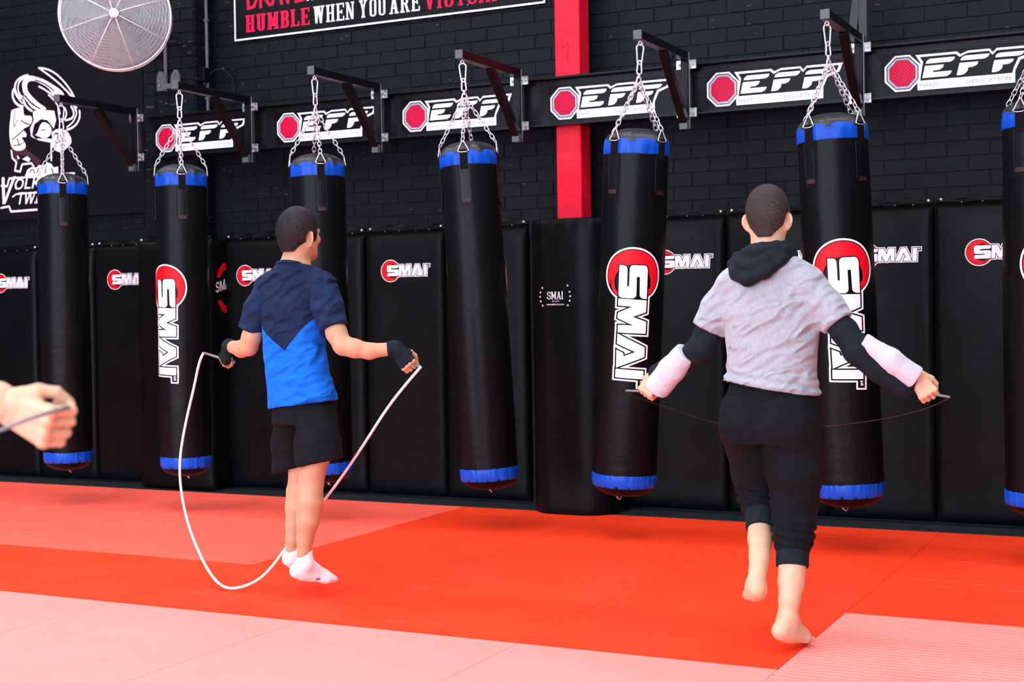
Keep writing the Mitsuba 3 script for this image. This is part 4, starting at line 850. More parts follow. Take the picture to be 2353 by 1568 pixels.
def strands(m, whorl, n, L, rad, rng_, lift=0.35, zmin=None):
    v, nn = np.array(m.vertices), vnormals(m); tri = m.triangles; ar = m.area_faces; pick = rng_.choice(len(ar), n, p=ar / ar.sum()); w = rng_.dirichlet((1, 1, 1), n)
    p = (tri[pick] * w[:, :, None]).sum(1); nrm = m.face_normals[pick]; d = p - whorl; d -= nrm * (d * nrm).sum(1, keepdims=True)
    d += 0.35 * np.cross(nrm, d); d += rng_.normal(0, 0.25, d.shape) * np.linalg.norm(d, axis=1, keepdims=True); d -= nrm * (d * nrm).sum(1, keepdims=True)
    d /= np.linalg.norm(d, axis=1, keepdims=True) + 1e-9; d = d + nrm * lift * rng_.uniform(0.5, 1.5, (n, 1)); d /= np.linalg.norm(d, axis=1, keepdims=True)
    s = np.cross(d, nrm); s /= np.linalg.norm(s, axis=1, keepdims=True) + 1e-9; t = np.cross(d, s); L_ = L * rng_.uniform(0.6, 1.2, (n, 1)); b = p - nrm * 0.001
    V = np.stack([b + s * rad, b - s * rad * 0.5 + t * rad, b - s * rad * 0.5 - t * rad, b + d * L_ - nrm * L_ * 0.12], 1).reshape(-1, 3)
    k = np.arange(n)[:, None] * 4; return trimesh.Trimesh(V, np.vstack([k + [0, 1, 3], k + [1, 2, 3], k + [2, 0, 3]]), process=False)
def hand_local():
    F = Field((-0.12, -0.075, -0.07), (0.085, 0.04, 0.085), 0.0024)
    zs = (.032, .011, -.011, -.030); fl = (0.97, 1.06, 1.0, 0.82)
    for z, l in zip(zs, fl):
        F.cone((-.040, .001, z * .55), (.042, .005 - abs(z) * .06, z), .0125, .0112, .010)
        K = np.array((.042, .004 - abs(z) * .06, z)); A = K + l * np.array((.020, -.033, 0)); B = A + l * np.array((-.018, -.020, 0)); C = B + l * np.array((-.021, .010, 0))
        F.cone(K, A, .0102, .0094, .004); F.cone(A, B, .0094, .0082, .003); F.cone(B, C, .0082, .0072, .003)
        F.ell(K + (.001, .003, 0), (.010, .009, .0095), None, .006)
    F.ell((-.004, -.007, 0), (.046, .015, .036), None, .014)
    F.cone((-.034, -.006, .024), (-.004, -.018, .045), .0150, .0130, .014); F.cone((-.004, -.018, .045), (.022, -.034, .050), .0122, .0102, .005); F.cone((.022, -.034, .050), (.044, -.047, .037), .0102, .0082, .003)
    F.cone((-.035, 0, .009), (-.056, .001, .007), .020, .0185, .012); F.cone((-.035, 0, -.009), (-.056, .001, -.007), .020, .0185, .012)
    return F.mesh(1)
def wrap_local():
    F = Field((-0.115, -0.06, -0.07), (0.07, 0.045, 0.075), 0.003)
    for z in (.030, .010, -.010, -.029): F.cone((-.040, .001, z * .55), (.034, .004 - abs(z) * .06, z), .0165, .0150, .010)
    F.ell((-.004, -.006, 0), (.044, .019, .040), None, .014); F.cone((-.034, -.006, .022), (-.006, -.016, .040), .0185, .0165, .014)
    F.cone((-.035, 0, .009), (-.050, .001, .007), .0235, .0225, .012); F.cone((-.035, 0, -.009), (-.050, .001, -.007), .0235, .0225, .012)
    m = F.mesh(1); v = np.array(m.vertices)
    return push(m, 0.0011 * np.sin(v[:, 0] * 420 + v[:, 2] * 130 + 6 * v[:, 1]))
HAND, WRAP = hand_local(), wrap_local()
def hand_frame(C, d, n, right, s=1.0):
    d = U(*d); n = np.array(n, float); n = U(*(n - d * (n @ d))); t = np.cross(d, n) * (-1 if right else 1)
    M = np.eye(4); M[:3, 0], M[:3, 1], M[:3, 2], M[:3, 3] = d * s, n * s, t * s, C; return M
def put(m, M):
    v = np.array(m.vertices) @ M[:3, :3].T + M[:3, 3]; f = np.array(m.faces)
    return trimesh.Trimesh(v, f[:, ::-1] if np.linalg.det(M[:3, :3]) < 0 else f, process=False)
def handle(M, tip, r, back=0.045):
    """A skipping-rope handle that runs through the closed hand to its tip."""
    G = (M @ [0.038, -0.025, 0.0, 1])[:3]; tip = np.array(tip, float); a = U(*(tip - G))
    return tube([G - a * back, G - a * (back - 0.004), G + a * 0.03, tip - a * 0.03, tip - a * 0.004, tip], [r * 0.7, r, r, r * 0.8, r * 0.75, r * 0.5], 12), tip
def foot(F, ankle, heel, toe, s=1.0, g=0.0, toes=True, left=False):
    H, Tt, An = [np.array(x, float) for x in (heel, toe, ankle)]; f = U(*(Tt - H)); L = np.linalg.norm(Tt - H) + 0.02; sd = U(*np.cross(f, [0, 0, 1])); u = np.cross(sd, f); q = -1 if left else 1
    B = H + f * L * 0.68
    F.cone(An, H + u * .008, .031 * s + g, .029 * s + g, .03); F.cone(H, H + f * .06 + u * .004, .028 * s + g, .026 * s + g, .02)
    F.cone(An + f * .02 - u * .02, B + u * .010, .031 * s + g, .023 * s + g, .035); F.cone(H + f * .04, B + sd * q * .026 - u * .008, .025 * s + g, .0195 * s + g, .03); F.cone(H + f * .04, B - sd * q * .026 - u * .006, .025 * s + g, .022 * s + g, .03)
    if not toes: F.ell(B + f * L * .14 - u * .004, np.array((.040, L * .20, .018)) * 1.0 + g, np.array([sd, f, u]), .03)
    else:
        for k, (o, l, rr) in enumerate(((-.033, .32, .0125), (-.014, .315, .0092), (.003, .29, .0088), (.019, .26, .0084), (.033, .22, .008))):
            F.cone(B + sd * q * o * .9 - u * .004, B + sd * q * o + f * L * l - u * .010, rr * 1.25 * s, rr * 1.15 * s, .006)
def folds(m, amp, seed, stretch=(7, 7, 15), tilt=0.4):
    v = np.array(m.vertices); q = np.c_[v[:, 0] * stretch[0] + tilt * v[:, 2] * 8, v[:, 1] * stretch[1], v[:, 2] * stretch[2] - tilt * v[:, 0] * 10]
    a = meshkit.fbm(q, 3, seed); b = 1 - np.abs(2 * meshkit.fbm(q * 0.9 + 31, 2, seed + 9) - 1)
    return push(m, amp * (a - 0.5) + amp * 0.8 * (b - 0.72))

# ---- the boy who skips, in mid-jump
boy = thing('person', 'boy in a navy and blue T-shirt, black shorts and white socks, jumping over a rope', 'person')
BF = U(0.10, 0.995, -0.01); bc = np.array((-3.812, 5.432, 1.702))
legR = [(-3.715, 5.40, .78, .068), (-3.705, 5.39, .70, .068), (-3.732, 5.39, .602, .0575), (-3.742, 5.39, .551, .0565), (-3.746, 5.38, .472, .0615), (-3.757, 5.38, .38, .053), (-3.783, 5.39, .287, .0385), (-3.797, 5.40, .215, .0315)]
legL = [(-3.885, 5.49, .78, .062), (-3.893, 5.50, .70, .060), (-3.896, 5.52, .571, .0525), (-3.909, 5.52, .488, .0545), (-3.913, 5.51, .416, .0525), (-3.924, 5.51, .333, .043), (-3.939, 5.51, .259, .0325), (-3.951, 5.52, .205, .029)]
armR = [(-3.672, 5.42, 1.452, .056), (-3.628, 5.40, 1.333, .049), (-3.588, 5.39, 1.24, .046), (-3.552, 5.385, 1.186, .0425), (-3.50, 5.40, 1.172, .041), (-3.44, 5.43, 1.158, .035), (-3.362, 5.47, 1.137, .0275)]
armL = [(-3.995, 5.42, 1.452, .054), (-4.045, 5.39, 1.298, .044), (-4.060, 5.38, 1.225, .0435), (-4.085, 5.39, 1.183, .0425), (-4.165, 5.44, 1.170, .0390), (-4.250, 5.485, 1.160, .029)]
btorso = [(1.545, -3.835, 5.42, .070, .060), (1.52, -3.835, 5.42, .112, .068), (1.49, -3.836, 5.42, .152, .076), (1.455, -3.838, 5.42, .170, .086), (1.377, -3.85, 5.42, .163, .106), (1.255, -3.848, 5.42, .156, .110), (1.154, -3.841, 5.42, .156, .106), (1.052, -3.832, 5.425, .160, .112), (.961, -3.813, 5.43, .172, .120), (.86, -3.800, 5.43, .180, .128)]
MR, ML = hand_frame((-3.300, 5.495, 1.124), (.62, .1, -.76), (.05, -.92, .35), True, 0.93), hand_frame((-4.330, 5.53, 1.138), (-.60, .25, -.74), (-.05, -.90, .40), False, 0.92)
wr = lambda M, x: tuple((M @ [x, 0, 0, 1])[:3])
F = Field((-4.40, 5.20, 0.03), (-3.28, 5.74, 1.86), 0.0048)
P, A = add_head(F, bc, BF, 1.02)
F.cone(P(0, -.018, -.06), (-3.838, 5.415, 1.50), .058, .066, .03); F.cone((-3.838, 5.415, 1.545), (-3.70, 5.42, 1.46), .05, .05, .04); F.cone((-3.838, 5.415, 1.545), (-3.97, 5.42, 1.46), .05, .05, .04)
F.stack([(z, x, y, a - (.022 if z > 1 else .085), b - (.022 if z > 1 else .075)) for z, x, y, a, b in btorso], .04)
for ch in (legR, legL): F.chain(ch, .012)
armR[-1] = (*wr(MR, -.062), .0285); armL[-1] = (*wr(ML, -.062), .0285)
for ch, M in ((armR, MR), (armL, ML)): F.chain(ch + [(*wr(M, -.03), .022)], .02)
foot(F, (-3.797, 5.405, .185), (-3.838, 5.395, .132), (-3.762, 5.575, .078), .88, 0, False); foot(F, (-3.951, 5.525, .195), (-3.968, 5.515, .160), (-3.925, 5.70, .085), .84, 0, False)
obj('body', cat([F.mesh(1), put(HAND, MR), put(HAND, ML)]), 'skin_tan', boy, smooth=True)
for M, a in ((MR, armR), (ML, armL)):
    m = put(WRAP, M); e0 = np.array(a[-1][:3]); e1 = e0 * .72 + np.array(a[-2][:3]) * .28
    G = Field(np.minimum(wr(M, -.03), e1) - .06, np.maximum(wr(M, -.03), e1) + .06, .003).cone(e1, e0, .0345, .0325, .02).cone(e0, wr(M, -.03), .0325, .027, .02).below(e1 - e0, 0.0 + (e1 @ U(*(e1 - e0))) + .004)
    g = G.mesh(1); v = np.array(g.vertices); g = push(g, 0.001 * np.sin((v @ U(*(e0 - e1))) * 520))
    k = obj('hand_wrap', cat([m, g]), 'cloth_slate', boy, smooth=True); labels[k] = {'label': 'black cloth hand wrap'}
hm, HP_ = hair_mesh(bc, BF, 1.02, -.080, rng)
k = obj('hair', push(hm, 0.0012 * (meshkit.noise(np.array(hm.vertices) * 320, 2) - 0.5)), 'hair_base', boy, smooth=True); labels[k] = {'label': 'short black hair'}
k2 = obj('strands', strands(hm, np.array((-3.825, 5.35, 1.80)), 5200, 0.013, 0.0009, rng), 'hair_strand', k); labels[k2] = {'kind': 'stuff'}
F = Field((-4.06, 5.25, 0.84), (-3.56, 5.60, 1.58), 0.005)
F.stack(btorso, .03); F.cone((-3.838, 5.415, 1.50), (-3.838, 5.415, 1.60), .088, .062, .03); F.cone((-3.838, 5.415, 1.535), (-3.68, 5.42, 1.462), .050, .066, .045); F.cone((-3.838, 5.415, 1.535), (-3.99, 5.42, 1.462), .050, .062, .045)
F.below((0, .30, 1), (1.552 + .30 * 5.415) / math.sqrt(1.09)).below((.126, 0, -1), -1.380)
k = obj('t_shirt', folds(F.mesh(1), 0.010, 5), 'tee_two_tone', boy, smooth=True); labels[k] = {'label': 'T-shirt, navy above a bright blue V'}; shirt = k
nk = [(-3.838 + .073 * math.cos(a), 5.415 + .073 * math.sin(a), 1.553 - .30 * .073 * math.sin(a)) for a in np.linspace(0, 2 * math.pi, 28, endpoint=False)]
obj('collar', tube(nk, 0.009, 8, closed=True), 'tee_navy', shirt, smooth=True)
for pts in ([(-3.685, 5.42, 1.455, .072), (-3.645, 5.405, 1.36, .070), (-3.600, 5.39, 1.265, .064)], [(-3.985, 5.42, 1.455, .069), (-4.030, 5.40, 1.36, .063), (-4.072, 5.385, 1.255, .060)]):
    p0_, p1_ = np.array(pts[0][:3]), np.array(pts[-1][:3]); ax = U(*(p1_ - p0_))
    G = Field(np.minimum(p0_, p1_) - .11, np.maximum(p0_, p1_) + .11, .005).chain(pts, .03).below(ax, p1_ @ ax)
    obj('sleeve', folds(G.mesh(1), 0.008, 14), 'tee_navy', shirt, smooth=True)
F = Field((-4.10, 5.22, 0.54), (-3.50, 5.68, 1.0), 0.005)
F.stack([(.95, -3.815, 5.43, .140, .095), (.90, -3.808, 5.43, .150, .105), (.82, -3.806, 5.435, .162, .120)], .03)
F.chain([(-3.725, 5.42, .84, .088), (-3.712, 5.405, .735, .102), (-3.70, 5.40, .655, .104), (-3.698, 5.40, .60, .104)], .03); F.chain([(-3.895, 5.46, .83, .080), (-3.93, 5.485, .718, .080), (-3.940, 5.495, .60, .076), (-3.94, 5.50, .56, .076)], .025)
F.below((.22, 0, -1), (.22 * -3.70 - .645) / 1.024)
k = obj('shorts', folds(F.mesh(1), 0.016, 21, (9, 9, 4), 0.1), 'cloth_black', boy, smooth=True); labels[k] = {'label': 'loose black shorts'}
for an, he, to, s_, zt in (((-3.797, 5.405, .185), (-3.838, 5.395, .132), (-3.762, 5.575, .078), .88, .232), ((-3.951, 5.525, .195), (-3.968, 5.515, .160), (-3.925, 5.70, .085), .84, .238)):
    G = Field(np.minimum(np.minimum(he, to), an) - .07, np.maximum(np.maximum(he, to), an) + .09, .004); foot(G, an, he, to, s_, .0035, False)
    G.cone(an, np.array(an) + [.004, -.002, .06], .034, .036, .02).below((0, 0, 1), zt); m = G.mesh(1)
    k = obj('sock', m, 'sock_white', boy, smooth=True); labels[k] = {'label': 'white ankle sock'}
    V = np.array(m.vertices); N = vnormals(m)
    for (wx, wy, wz), mm, sz in (((an[0] + .03, an[1] - .06, zt - .013), 'print_red', (.020, .006)), ((to[0] - .015, to[1] - .10, to[2] + .02), 'print_navy', (.020, .012))):
        i = np.argmin(((V - (wx, wy, wz)) ** 2).sum(1)); n_ = N[i]; a_ = U(*np.cross([0, 0, 1], n_)); b_ = np.cross(n_, a_)
        bars_ = cat([trimesh.Trimesh([V[i] + n_ * .0015 + a_ * (sz[0] * (x_ + dx)) + b_ * sz[1] * dz for dx, dz in ((-.08, -.5), (.08, -.5), (.08, .5), (-.08, .5))], [[0, 1, 2], [0, 2, 3]], process=False) for x_ in (-.45, -.2, .08, .35)])
        obj('print', bars_, mm, k)
# his rope
def smoothline(pts, n=90):
    from scipy.interpolate import CubicSpline
    p = np.array(pts, float); tt = np.r_[0, np.cumsum(np.linalg.norm(np.diff(p, axis=0), axis=1))]; return CubicSpline(tt, p)(np.linspace(0, tt[-1], n))
t = thing('skipping_rope', 'white skipping rope looped down under the feet of the boy in navy and blue', 'skipping rope')
h, tipR = handle(MR, (-3.217, 5.512, 1.086), 0.0075); obj('handle', h, 'handle_grey', t, smooth=40)
h, tipL = handle(ML, (-4.481, 5.55, 1.148), 0.0075); obj('handle', h, 'handle_grey', t, smooth=40)
obj('cord', tube(smoothline([tipL, (-4.50, 5.555, 1.125), (-4.557, 5.58, 1.019), (-4.629, 5.61, 0.864), (-4.681, 5.62, 0.708), (-4.704, 5.62, 0.552), (-4.68, 5.61, 0.40), (-4.614, 5.58, 0.264), (-4.516, 5.55, 0.124), (-4.364, 5.47, 0.036), (-4.235, 5.43, 0.018), (-4.150, 5.49, 0.045), (-4.088, 5.60, 0.146), (-3.999, 5.66, 0.280), (-3.856, 5.66, 0.431), (-3.689, 5.62, 0.599), (-3.539, 5.58, 0.762), (-3.393, 5.54, 0.919), (-3.286, 5.52, 1.021), tipR]), 0.0068, 8), 'rope_white', t, smooth=True)

# ---- the man in the hooded grey T-shirt
man = thing('person', 'man in a grey T-shirt with a black hood, rolled black sweatpants and bare feet', 'person')
MF = U(-0.10, 0.995, -0.03); mc = np.array((-1.582, 5.445, 1.688))
legR = [(-1.504, 5.43, .894, .105), (-1.495, 5.44, .722, .092), (-1.498, 5.45, .566, .072), (-1.489, 5.41, .434, .052), (-1.480, 5.375, .340, .054), (-1.477, 5.34, .259, .0500), (-1.477, 5.31, .197, .0405), (-1.480, 5.295, .140, .0325)]
legL = [(-1.676, 5.43, .89, .092), (-1.686, 5.53, .706, .080), (-1.667, 5.55, .563, .055), (-1.636, 5.46, .471, .047), (-1.617, 5.40, .411, .0465), (-1.601, 5.34, .353, .040), (-1.596, 5.30, .309, .034), (-1.594, 5.265, .270, .0285)]
mtorso = [(1.535, -1.58, 5.43, .080, .070), (1.50, -1.572, 5.43, .130, .080), (1.465, -1.568, 5.43, .165, .088), (1.435, -1.565, 5.43, .188, .095), (1.39, -1.565, 5.43, .194, .108), (1.305, -1.566, 5.43, .191, .118), (1.219, -1.568, 5.43, .183, .116), (1.133, -1.57, 5.43, .176, .116), (1.073, -1.575, 5.435, .177, .121), (1.04, -1.578, 5.435, .186, .130), (.95, -1.576, 5.435, .194, .138)]
F = Field((-1.86, 5.14, -0.01), (-1.28, 5.68, 1.84), 0.0048)
P, A = add_head(F, mc, MF, 0.985)
F.cone(P(0, -.018, -.06), (-1.575, 5.42, 1.47), .064, .072, .03)
F.stack([(z, x, y, a - .035, b - .028) for z, x, y, a, b in mtorso], .04, yaw=math.radians(7))
F.chain(legR, .012); F.chain(legL, .012)
foot(F, (-1.482, 5.300, .130), (-1.497, 5.262, .083), (-1.444, 5.432, .038), 1.12, 0, True); foot(F, (-1.594, 5.262, .262), (-1.578, 5.222, .243), (-1.650, 5.410, .190), 1.02, 0, True, left=True)
NR, NL = hand_frame((-1.002, 5.488, 1.024), (.52, -.02, -.82), (.0, -.92, .32), True, .93), hand_frame((-2.103, 5.490, 1.018), (-.50, -.02, -.84), (.0, -.92, .32), False, .93)
obj('body', cat([F.mesh(1), put(HAND, NR), put(HAND, NL)]), 'skin', man, smooth=True)
hm, HP_ = hair_mesh(mc, MF, 0.985, -.088, rng)
k = obj('hair', push(hm, 0.0012 * (meshkit.noise(np.array(hm.vertices) * 320, 2) - 0.5)), 'hair_brown', man, smooth=True); labels[k] = {'label': 'cropped dark brown hair'}
wh_ = np.array((-1.556, 5.37, 1.752)); st = strands(hm, wh_, 5200, 0.010, 0.0008, rng); b_ = np.array(st.vertices).reshape(-1, 4, 3); keep = np.linalg.norm(b_[:, 0] - wh_, axis=1) > 0.022
b_ = b_[keep]; kk = np.arange(len(b_))[:, None] * 4
k2 = obj('strands', trimesh.Trimesh(b_.reshape(-1, 3), np.vstack([kk + [0, 1, 3], kk + [1, 2, 3], kk + [2, 0, 3]]), process=False), 'hair_brown_strand', k); labels[k2] = {'kind': 'stuff'}
F = Field((-1.97, 5.22, 0.93), (-1.17, 5.64, 1.56), 0.005)
F.stack(mtorso, .03, yaw=math.radians(7)); F.cone((-1.578, 5.42, 1.515), (-1.43, 5.425, 1.425), .055, .060, .05); F.cone((-1.578, 5.42, 1.515), (-1.715, 5.42, 1.425), .055, .060, .05); F.below((-.17, 0, -1), -.731)
F.limb([(-1.425, 5.43, 1.405, .060), (-1.352, 5.425, 1.330, .064), (-1.302, 5.42, 1.263, .065)], .035); F.limb([(-1.715, 5.43, 1.408, .062), (-1.785, 5.425, 1.330, .064), (-1.828, 5.42, 1.246, .064)], .035)
m = folds(F.mesh(1), 0.009, 41, (6, 6, 13), 0.7); v = np.array(m.vertices); e = np.clip((1.10 - v[:, 2] - .17 * (v[:, 0] + 1.57)) / .09, 0, 1)
m = push(m, 0.006 * e * np.sin(v[:, 2] * 150 + v[:, 0] * 26 + 3 * meshkit.noise(v * 9, 4)))
shirt = obj('t_shirt', m, 'tee_grey', man, smooth=True); labels[shirt] = {'label': 'heather grey T-shirt'}
for pts, pan, M in (([(-1.335, 5.425, 1.31, .040), (-1.280, 5.415, 1.232, .050), (-1.228, 5.412, 1.160, .056), (-1.148, 5.435, 1.078, .046), (-1.068, 5.472, 1.012, .033), (*wr(NR, -.05), .026)], [(-1.206, 5.398, 1.192, .036), (-1.105, 5.425, 1.118, .044), (-1.032, 5.462, 1.060, .046)], NR),
                    ([(-1.80, 5.425, 1.31, .040), (-1.832, 5.415, 1.222, .050), (-1.862, 5.41, 1.165, .054), (-1.955, 5.44, 1.108, .046), (*wr(NL, -.06), .036)], [(-1.912, 5.395, 1.150, .047), (-1.985, 5.42, 1.080, .052), (-2.055, 5.452, 1.012, .054)], NL)):
    q = np.array(pts)[:, :3]; k = obj('undersleeve', folds(Field(q.min(0) - .09, q.max(0) + .09, .0045).chain(pts, .02).mesh(1), 0.007, 61), 'cloth_slate', man, smooth=True); labels[k] = {'label': 'black long sleeve under the T-shirt'}
    q = np.array(pan)[:, :3]; a0 = U(*(q[1] - q[0])); a1 = U(*(q[-1] - q[-2]))
    G = Field(q.min(0) - .09, q.max(0) + .09, .004).chain(pan, .02).below(-a0, -(q[0] @ a0)).below(a1, q[-1] @ a1 + .012)
    k2 = obj('forearm_panel', folds(G.mesh(1), 0.007, 66, (12, 12, 12)), 'panel_white', k, smooth=True); labels[k2] = {'label': 'pale grey panel along the forearm'}
F = Field((-1.80, 5.24, 1.38), (-1.42, 5.58, 1.63), 0.0035)
loops = [[(-1.725, 5.40, 1.512, .028), (-1.690, 5.335, 1.470, .030), (-1.635, 5.31, 1.450, .030), (-1.555, 5.31, 1.478, .030), (-1.495, 5.345, 1.522, .027), (-1.472, 5.43, 1.540, .024), (-1.51, 5.52, 1.53, .024), (-1.60, 5.545, 1.50, .024), (-1.70, 5.49, 1.515, .026)],
         [(-1.705, 5.39, 1.536, .024), (-1.675, 5.335, 1.508, .025), (-1.615, 5.312, 1.500, .026), (-1.545, 5.322, 1.525, .026), (-1.487, 5.362, 1.556, .023), (-1.475, 5.43, 1.562, .02), (-1.53, 5.51, 1.55, .02), (-1.62, 5.52, 1.54, .02), (-1.69, 5.46, 1.54, .022)],
         [(-1.672, 5.41, 1.560, .024), (-1.650, 5.355, 1.560, .027), (-1.585, 5.335, 1.568, .027), (-1.520, 5.350, 1.580, .024), (-1.490, 5.40, 1.588, .020), (-1.49, 5.46, 1.585, .018), (-1.56, 5.50, 1.57, .018), (-1.64, 5.48, 1.56, .02)],
         [(-1.655, 5.425, 1.580, .014), (-1.640, 5.375, 1.584, .016), (-1.58, 5.350, 1.590, .016), (-1.52, 5.368, 1.596, .014), (-1.502, 5.42, 1.598, .013), (-1.53, 5.48, 1.59, .012), (-1.61, 5.48, 1.58, .012)]]
F.ell((-1.602, 5.345, 1.505), (.068, .026, .048), None, .02)
loops = [[(-1.585 + (x + 1.585) * .88, y, z - (.022 if i >= 2 else .010), r * .95) for x, y, z, r in lp] for i, lp in enumerate(loops)]
for lp in loops: F.chain(lp + lp[:1], .010)
k = obj('hood', folds(F.mesh(1), 0.006, 71, (14, 14, 26), 1.2), 'cloth_slate', man, smooth=True); labels[k] = {'label': 'black hood folded down round the neck'}
F = Field((-1.84, 5.22, 0.30), (-1.30, 5.72, 1.08), 0.005)
F.stack([(1.05, -1.578, 5.435, .155, .100), (1.00, -1.576, 5.435, .172, .112), (.955, -1.578, 5.43, .192, .130), (.858, -1.576, 5.43, .200, .140), (.80, -1.575, 5.43, .192, .135)], .03, yaw=math.radians(7))
F.ell((-1.66, 5.345, .87), (.085, .06, .095), None, .05); F.ell((-1.49, 5.345, .87), (.088, .06, .095), None, .05)
F.chain([(-1.485, 5.43, .825, .118), (-1.482, 5.43, .688, .108), (-1.488, 5.445, .566, .092), (-1.489, 5.43, .483, .079), (-1.486, 5.41, .415, .0735), (-1.483, 5.392, .385, .060)], .025)
F.chain([(-1.672, 5.45, .819, .108), (-1.671, 5.53, .671, .095), (-1.667, 5.55, .563, .076), (-1.648, 5.505, .520, .064), (-1.642, 5.488, .500, .053)], .025)
m = folds(F.mesh(1), 0.009, 81, (8, 8, 8), 0.5); v = np.array(m.vertices); e = np.exp(-((v[:, 2] - np.where(v[:, 0] > -1.575, .45, .555)) / .05) ** 2)
m = push(m, 0.006 * e * np.sin(v[:, 2] * 190 + v[:, 0] * 30))
pants = obj('sweatpants', m, 'cloth_black', man, smooth=True); labels[pants] = {'label': 'black sweatpants pushed up below the knee'}
for pts in ([(-1.485, 5.398, .392, .0645), (-1.480, 5.370, .316, .0635)], [(-1.641, 5.485, .510, .0590), (-1.626, 5.436, .448, .0575)]):
    p0_, p1_ = np.array(pts[0][:3]), np.array(pts[1][:3]); ax = U(*(p1_ - p0_)); G = Field(np.minimum(p0_, p1_) - .09, np.maximum(p0_, p1_) + .09, .004).chain(pts, .01).below(ax, p1_ @ ax).below(-ax, -(p0_ @ ax))
    obj('cuff', G.mesh(1), 'cloth_slate', pants, smooth=True)
c7, s7 = math.cos(math.radians(7)), math.sin(math.radians(7))
def hip(a, z, g=0.004):
    r = np.array([(.80, .192, .135), (.858, .200, .140), (.955, .192, .130), (1.0, .172, .112), (1.05, .155, .100)]); A_, B_ = np.interp(z, r[:, 0], r[:, 1]) + g, np.interp(z, r[:, 0], r[:, 2]) + g
    ca, sa = math.cos(a), math.sin(a); k_ = (abs(ca) ** 2.2 + abs(sa) ** 2.2) ** (-1 / 2.2); u_, v_ = A_ * ca * k_, B_ * sa * k_
    return (-1.576 + u_ * c7 - v_ * s7, 5.433 + u_ * s7 + v_ * c7, z)
for a0, a1, z0 in ((-2.75, -2.15, .930), (-1.22, -0.55, .905)):
    pts = [hip(a, z0 - .018 * math.sin(math.pi * (a - a0) / (a1 - a0)) + .02 * (abs(a + 1.57) - .9) * 0, .010) for a in np.linspace(a0, a1, 12)]
    obj('pocket_edge', tube(pts, 0.004, 6), 'cloth_slate', pants, smooth=True)
t = thing('skipping_rope', 'thin dark skipping rope with grey handles, swung by the man in grey', 'skipping rope')
h, tR = handle(NR, (-0.903, 5.512, 0.977), 0.0058); obj('handle', h, 'handle_grey', t, smooth=40)
h, tL = handle(NL, (-2.225, 5.512, 0.987), 0.0058); obj('handle', h, 'handle_grey', t, smooth=40)
obj('cord', tube(smoothline([tR, (-1.037, 5.78, .915), (-1.207, 6.03, .861), (-1.468, 6.28, .803), (-1.793, 6.38, .768), (-2.053, 6.28, .790), (-2.176, 6.03, .866), (-2.235, 5.78, .927), tL]), 0.0021, 6), 'rope_dark', t, smooth=True)

# ---- a third skipper: of this person only the right hand reaches into the picture
per = thing('person', 'blurred fist of a person closed around a rope handle, at the left edge', 'person')
KR = hand_frame((-1.724, 1.690, 1.164), (.88, .22, -.40), (.10, -.97, -.14), True, .92)
wrist = (KR @ [-0.065, 0, 0, 1])[:3]
F = Field((-2.95, 1.22, -0.01), (-1.66, 1.85, 1.80), 0.0075)
tc = np.array((-2.45, 1.52, 1.64)); P, A = add_head(F, tc, U(-.1, .99, 0), 1.0)
F.cone(P(0, -.018, -.06), (-2.45, 1.51, 1.42), .06, .066, .03)
F.stack([(1.44, -2.45, 1.52, .17, .085), (1.36, -2.45, 1.52, .17, .10), (1.2, -2.45, 1.52, .15, .105), (1.0, -2.45, 1.52, .15, .11), (.88, -2.45, 1.52, .16, .12)], .04)
F.chain([(-2.27, 1.52, 1.40, .055), (-2.14, 1.50, 1.28, .046), (-2.02, 1.49, 1.172, .043), (-1.95, 1.52, 1.172, .042), tuple(wrist + np.array((-.10, -.045, .004))) + (.036,), tuple(wrist) + (.029,), tuple((KR @ [-0.04, 0, 0, 1])[:3]) + (.022,)], .02)
F.chain([(-2.63, 1.52, 1.40, .055), (-2.74, 1.50, 1.27, .046), (-2.82, 1.47, 1.15, .043), (-2.80, 1.60, 1.06, .036), (-2.78, 1.72, 1.02, .028)], .02)
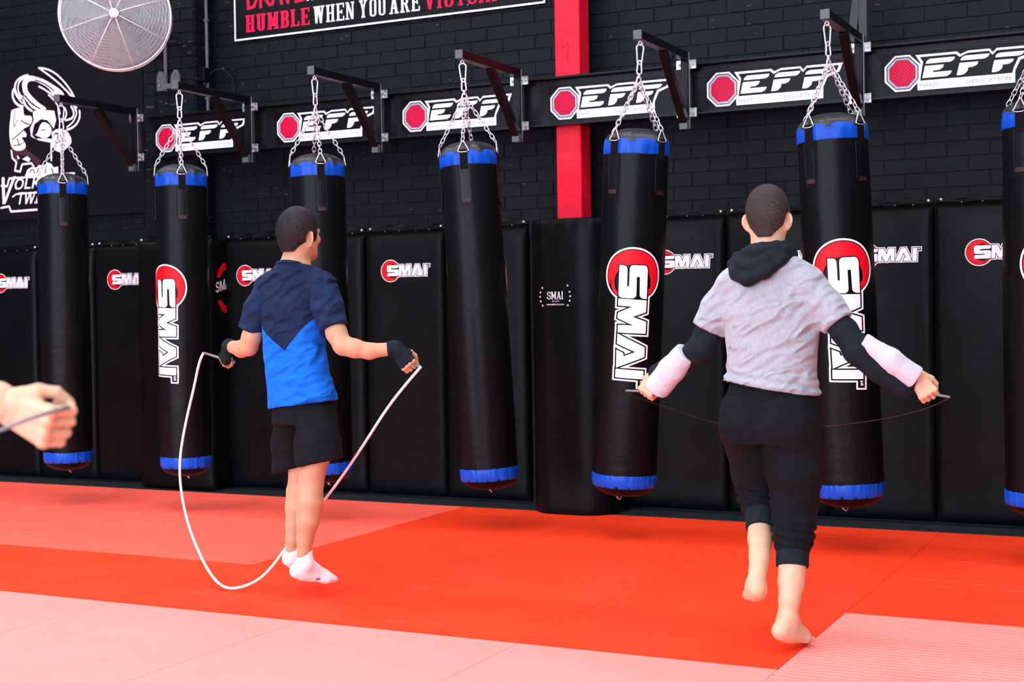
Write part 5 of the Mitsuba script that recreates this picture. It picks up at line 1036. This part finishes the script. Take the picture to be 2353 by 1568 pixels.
for sx in (-1, 1):
    F.chain([(-2.45 + sx * .085, 1.52, .90, .085), (-2.45 + sx * .095, 1.51, .52, .058), (-2.45 + sx * .10, 1.48, .36, .055), (-2.45 + sx * .10, 1.47, .09, .034)], .03)
    foot(F, (-2.45 + sx * .10, 1.47, .08), (-2.45 + sx * .10, 1.45, .033), (-2.45 + sx * .12, 1.66, .022), .95, 0, False)
obj('body', cat([F.mesh(1), put(HAND, KR), put(HAND, hand_frame((-2.775, 1.765, 0.985), (-.1, .6, -.7), (-.9, -.1, .1), False, 1.0))]), 'skin', per, smooth=True)
G = Field((-2.75, 1.32, .84), (-2.12, 1.72, 1.50), .008).stack([(1.46, -2.45, 1.52, .13, .085), (1.41, -2.45, 1.52, .19, .10), (1.2, -2.45, 1.52, .175, .125), (.86, -2.45, 1.52, .18, .13)], .03).cone((-2.30, 1.52, 1.40), (-2.19, 1.505, 1.31), .07, .065).cone((-2.60, 1.52, 1.40), (-2.69, 1.505, 1.31), .07, .065)
obj('t_shirt', folds(G.mesh(1), .008, 91), 'cloth_black', per, smooth=True)
G = Field((-2.72, 1.30, .40), (-2.18, 1.72, 1.0), .008).stack([(.98, -2.45, 1.52, .165, .12), (.80, -2.45, 1.52, .18, .125)], .03).cone((-2.36, 1.52, .85), (-2.35, 1.51, .48), .10, .10).cone((-2.54, 1.52, .85), (-2.55, 1.51, .48), .10, .10).below((0, 0, -1), -.48)
obj('shorts', G.mesh(1), 'cloth_black', per, smooth=True)
hm, _ = hair_mesh(tc, U(-.1, .99, 0), 1.0, -.08, rng, .006); obj('hair', hm, 'hair_base', per, smooth=True)
t = thing('skipping_rope', 'blurred grey rope held in the fist at the left edge of the picture', 'skipping rope')
h, tip = handle(KR, (-1.662, 1.716, 1.180), 0.0075); obj('handle', h, 'handle_grey', t, smooth=40)
obj('cord', tube(smoothline([tip, (-1.652, 1.69, 1.178), (-1.655, 1.630, 1.168), (-1.69, 1.605, 1.152), (-1.76, 1.575, 1.125), (-1.90, 1.52, 1.04), (-2.1, 1.6, .55), (-2.3, 1.75, .10), (-2.5, 1.80, .03), (-2.7, 1.75, .25), (-2.80, 1.78, .80), (-2.775, 1.785, .98)]), 0.0032, 6), 'handle_grey', t, smooth=True)
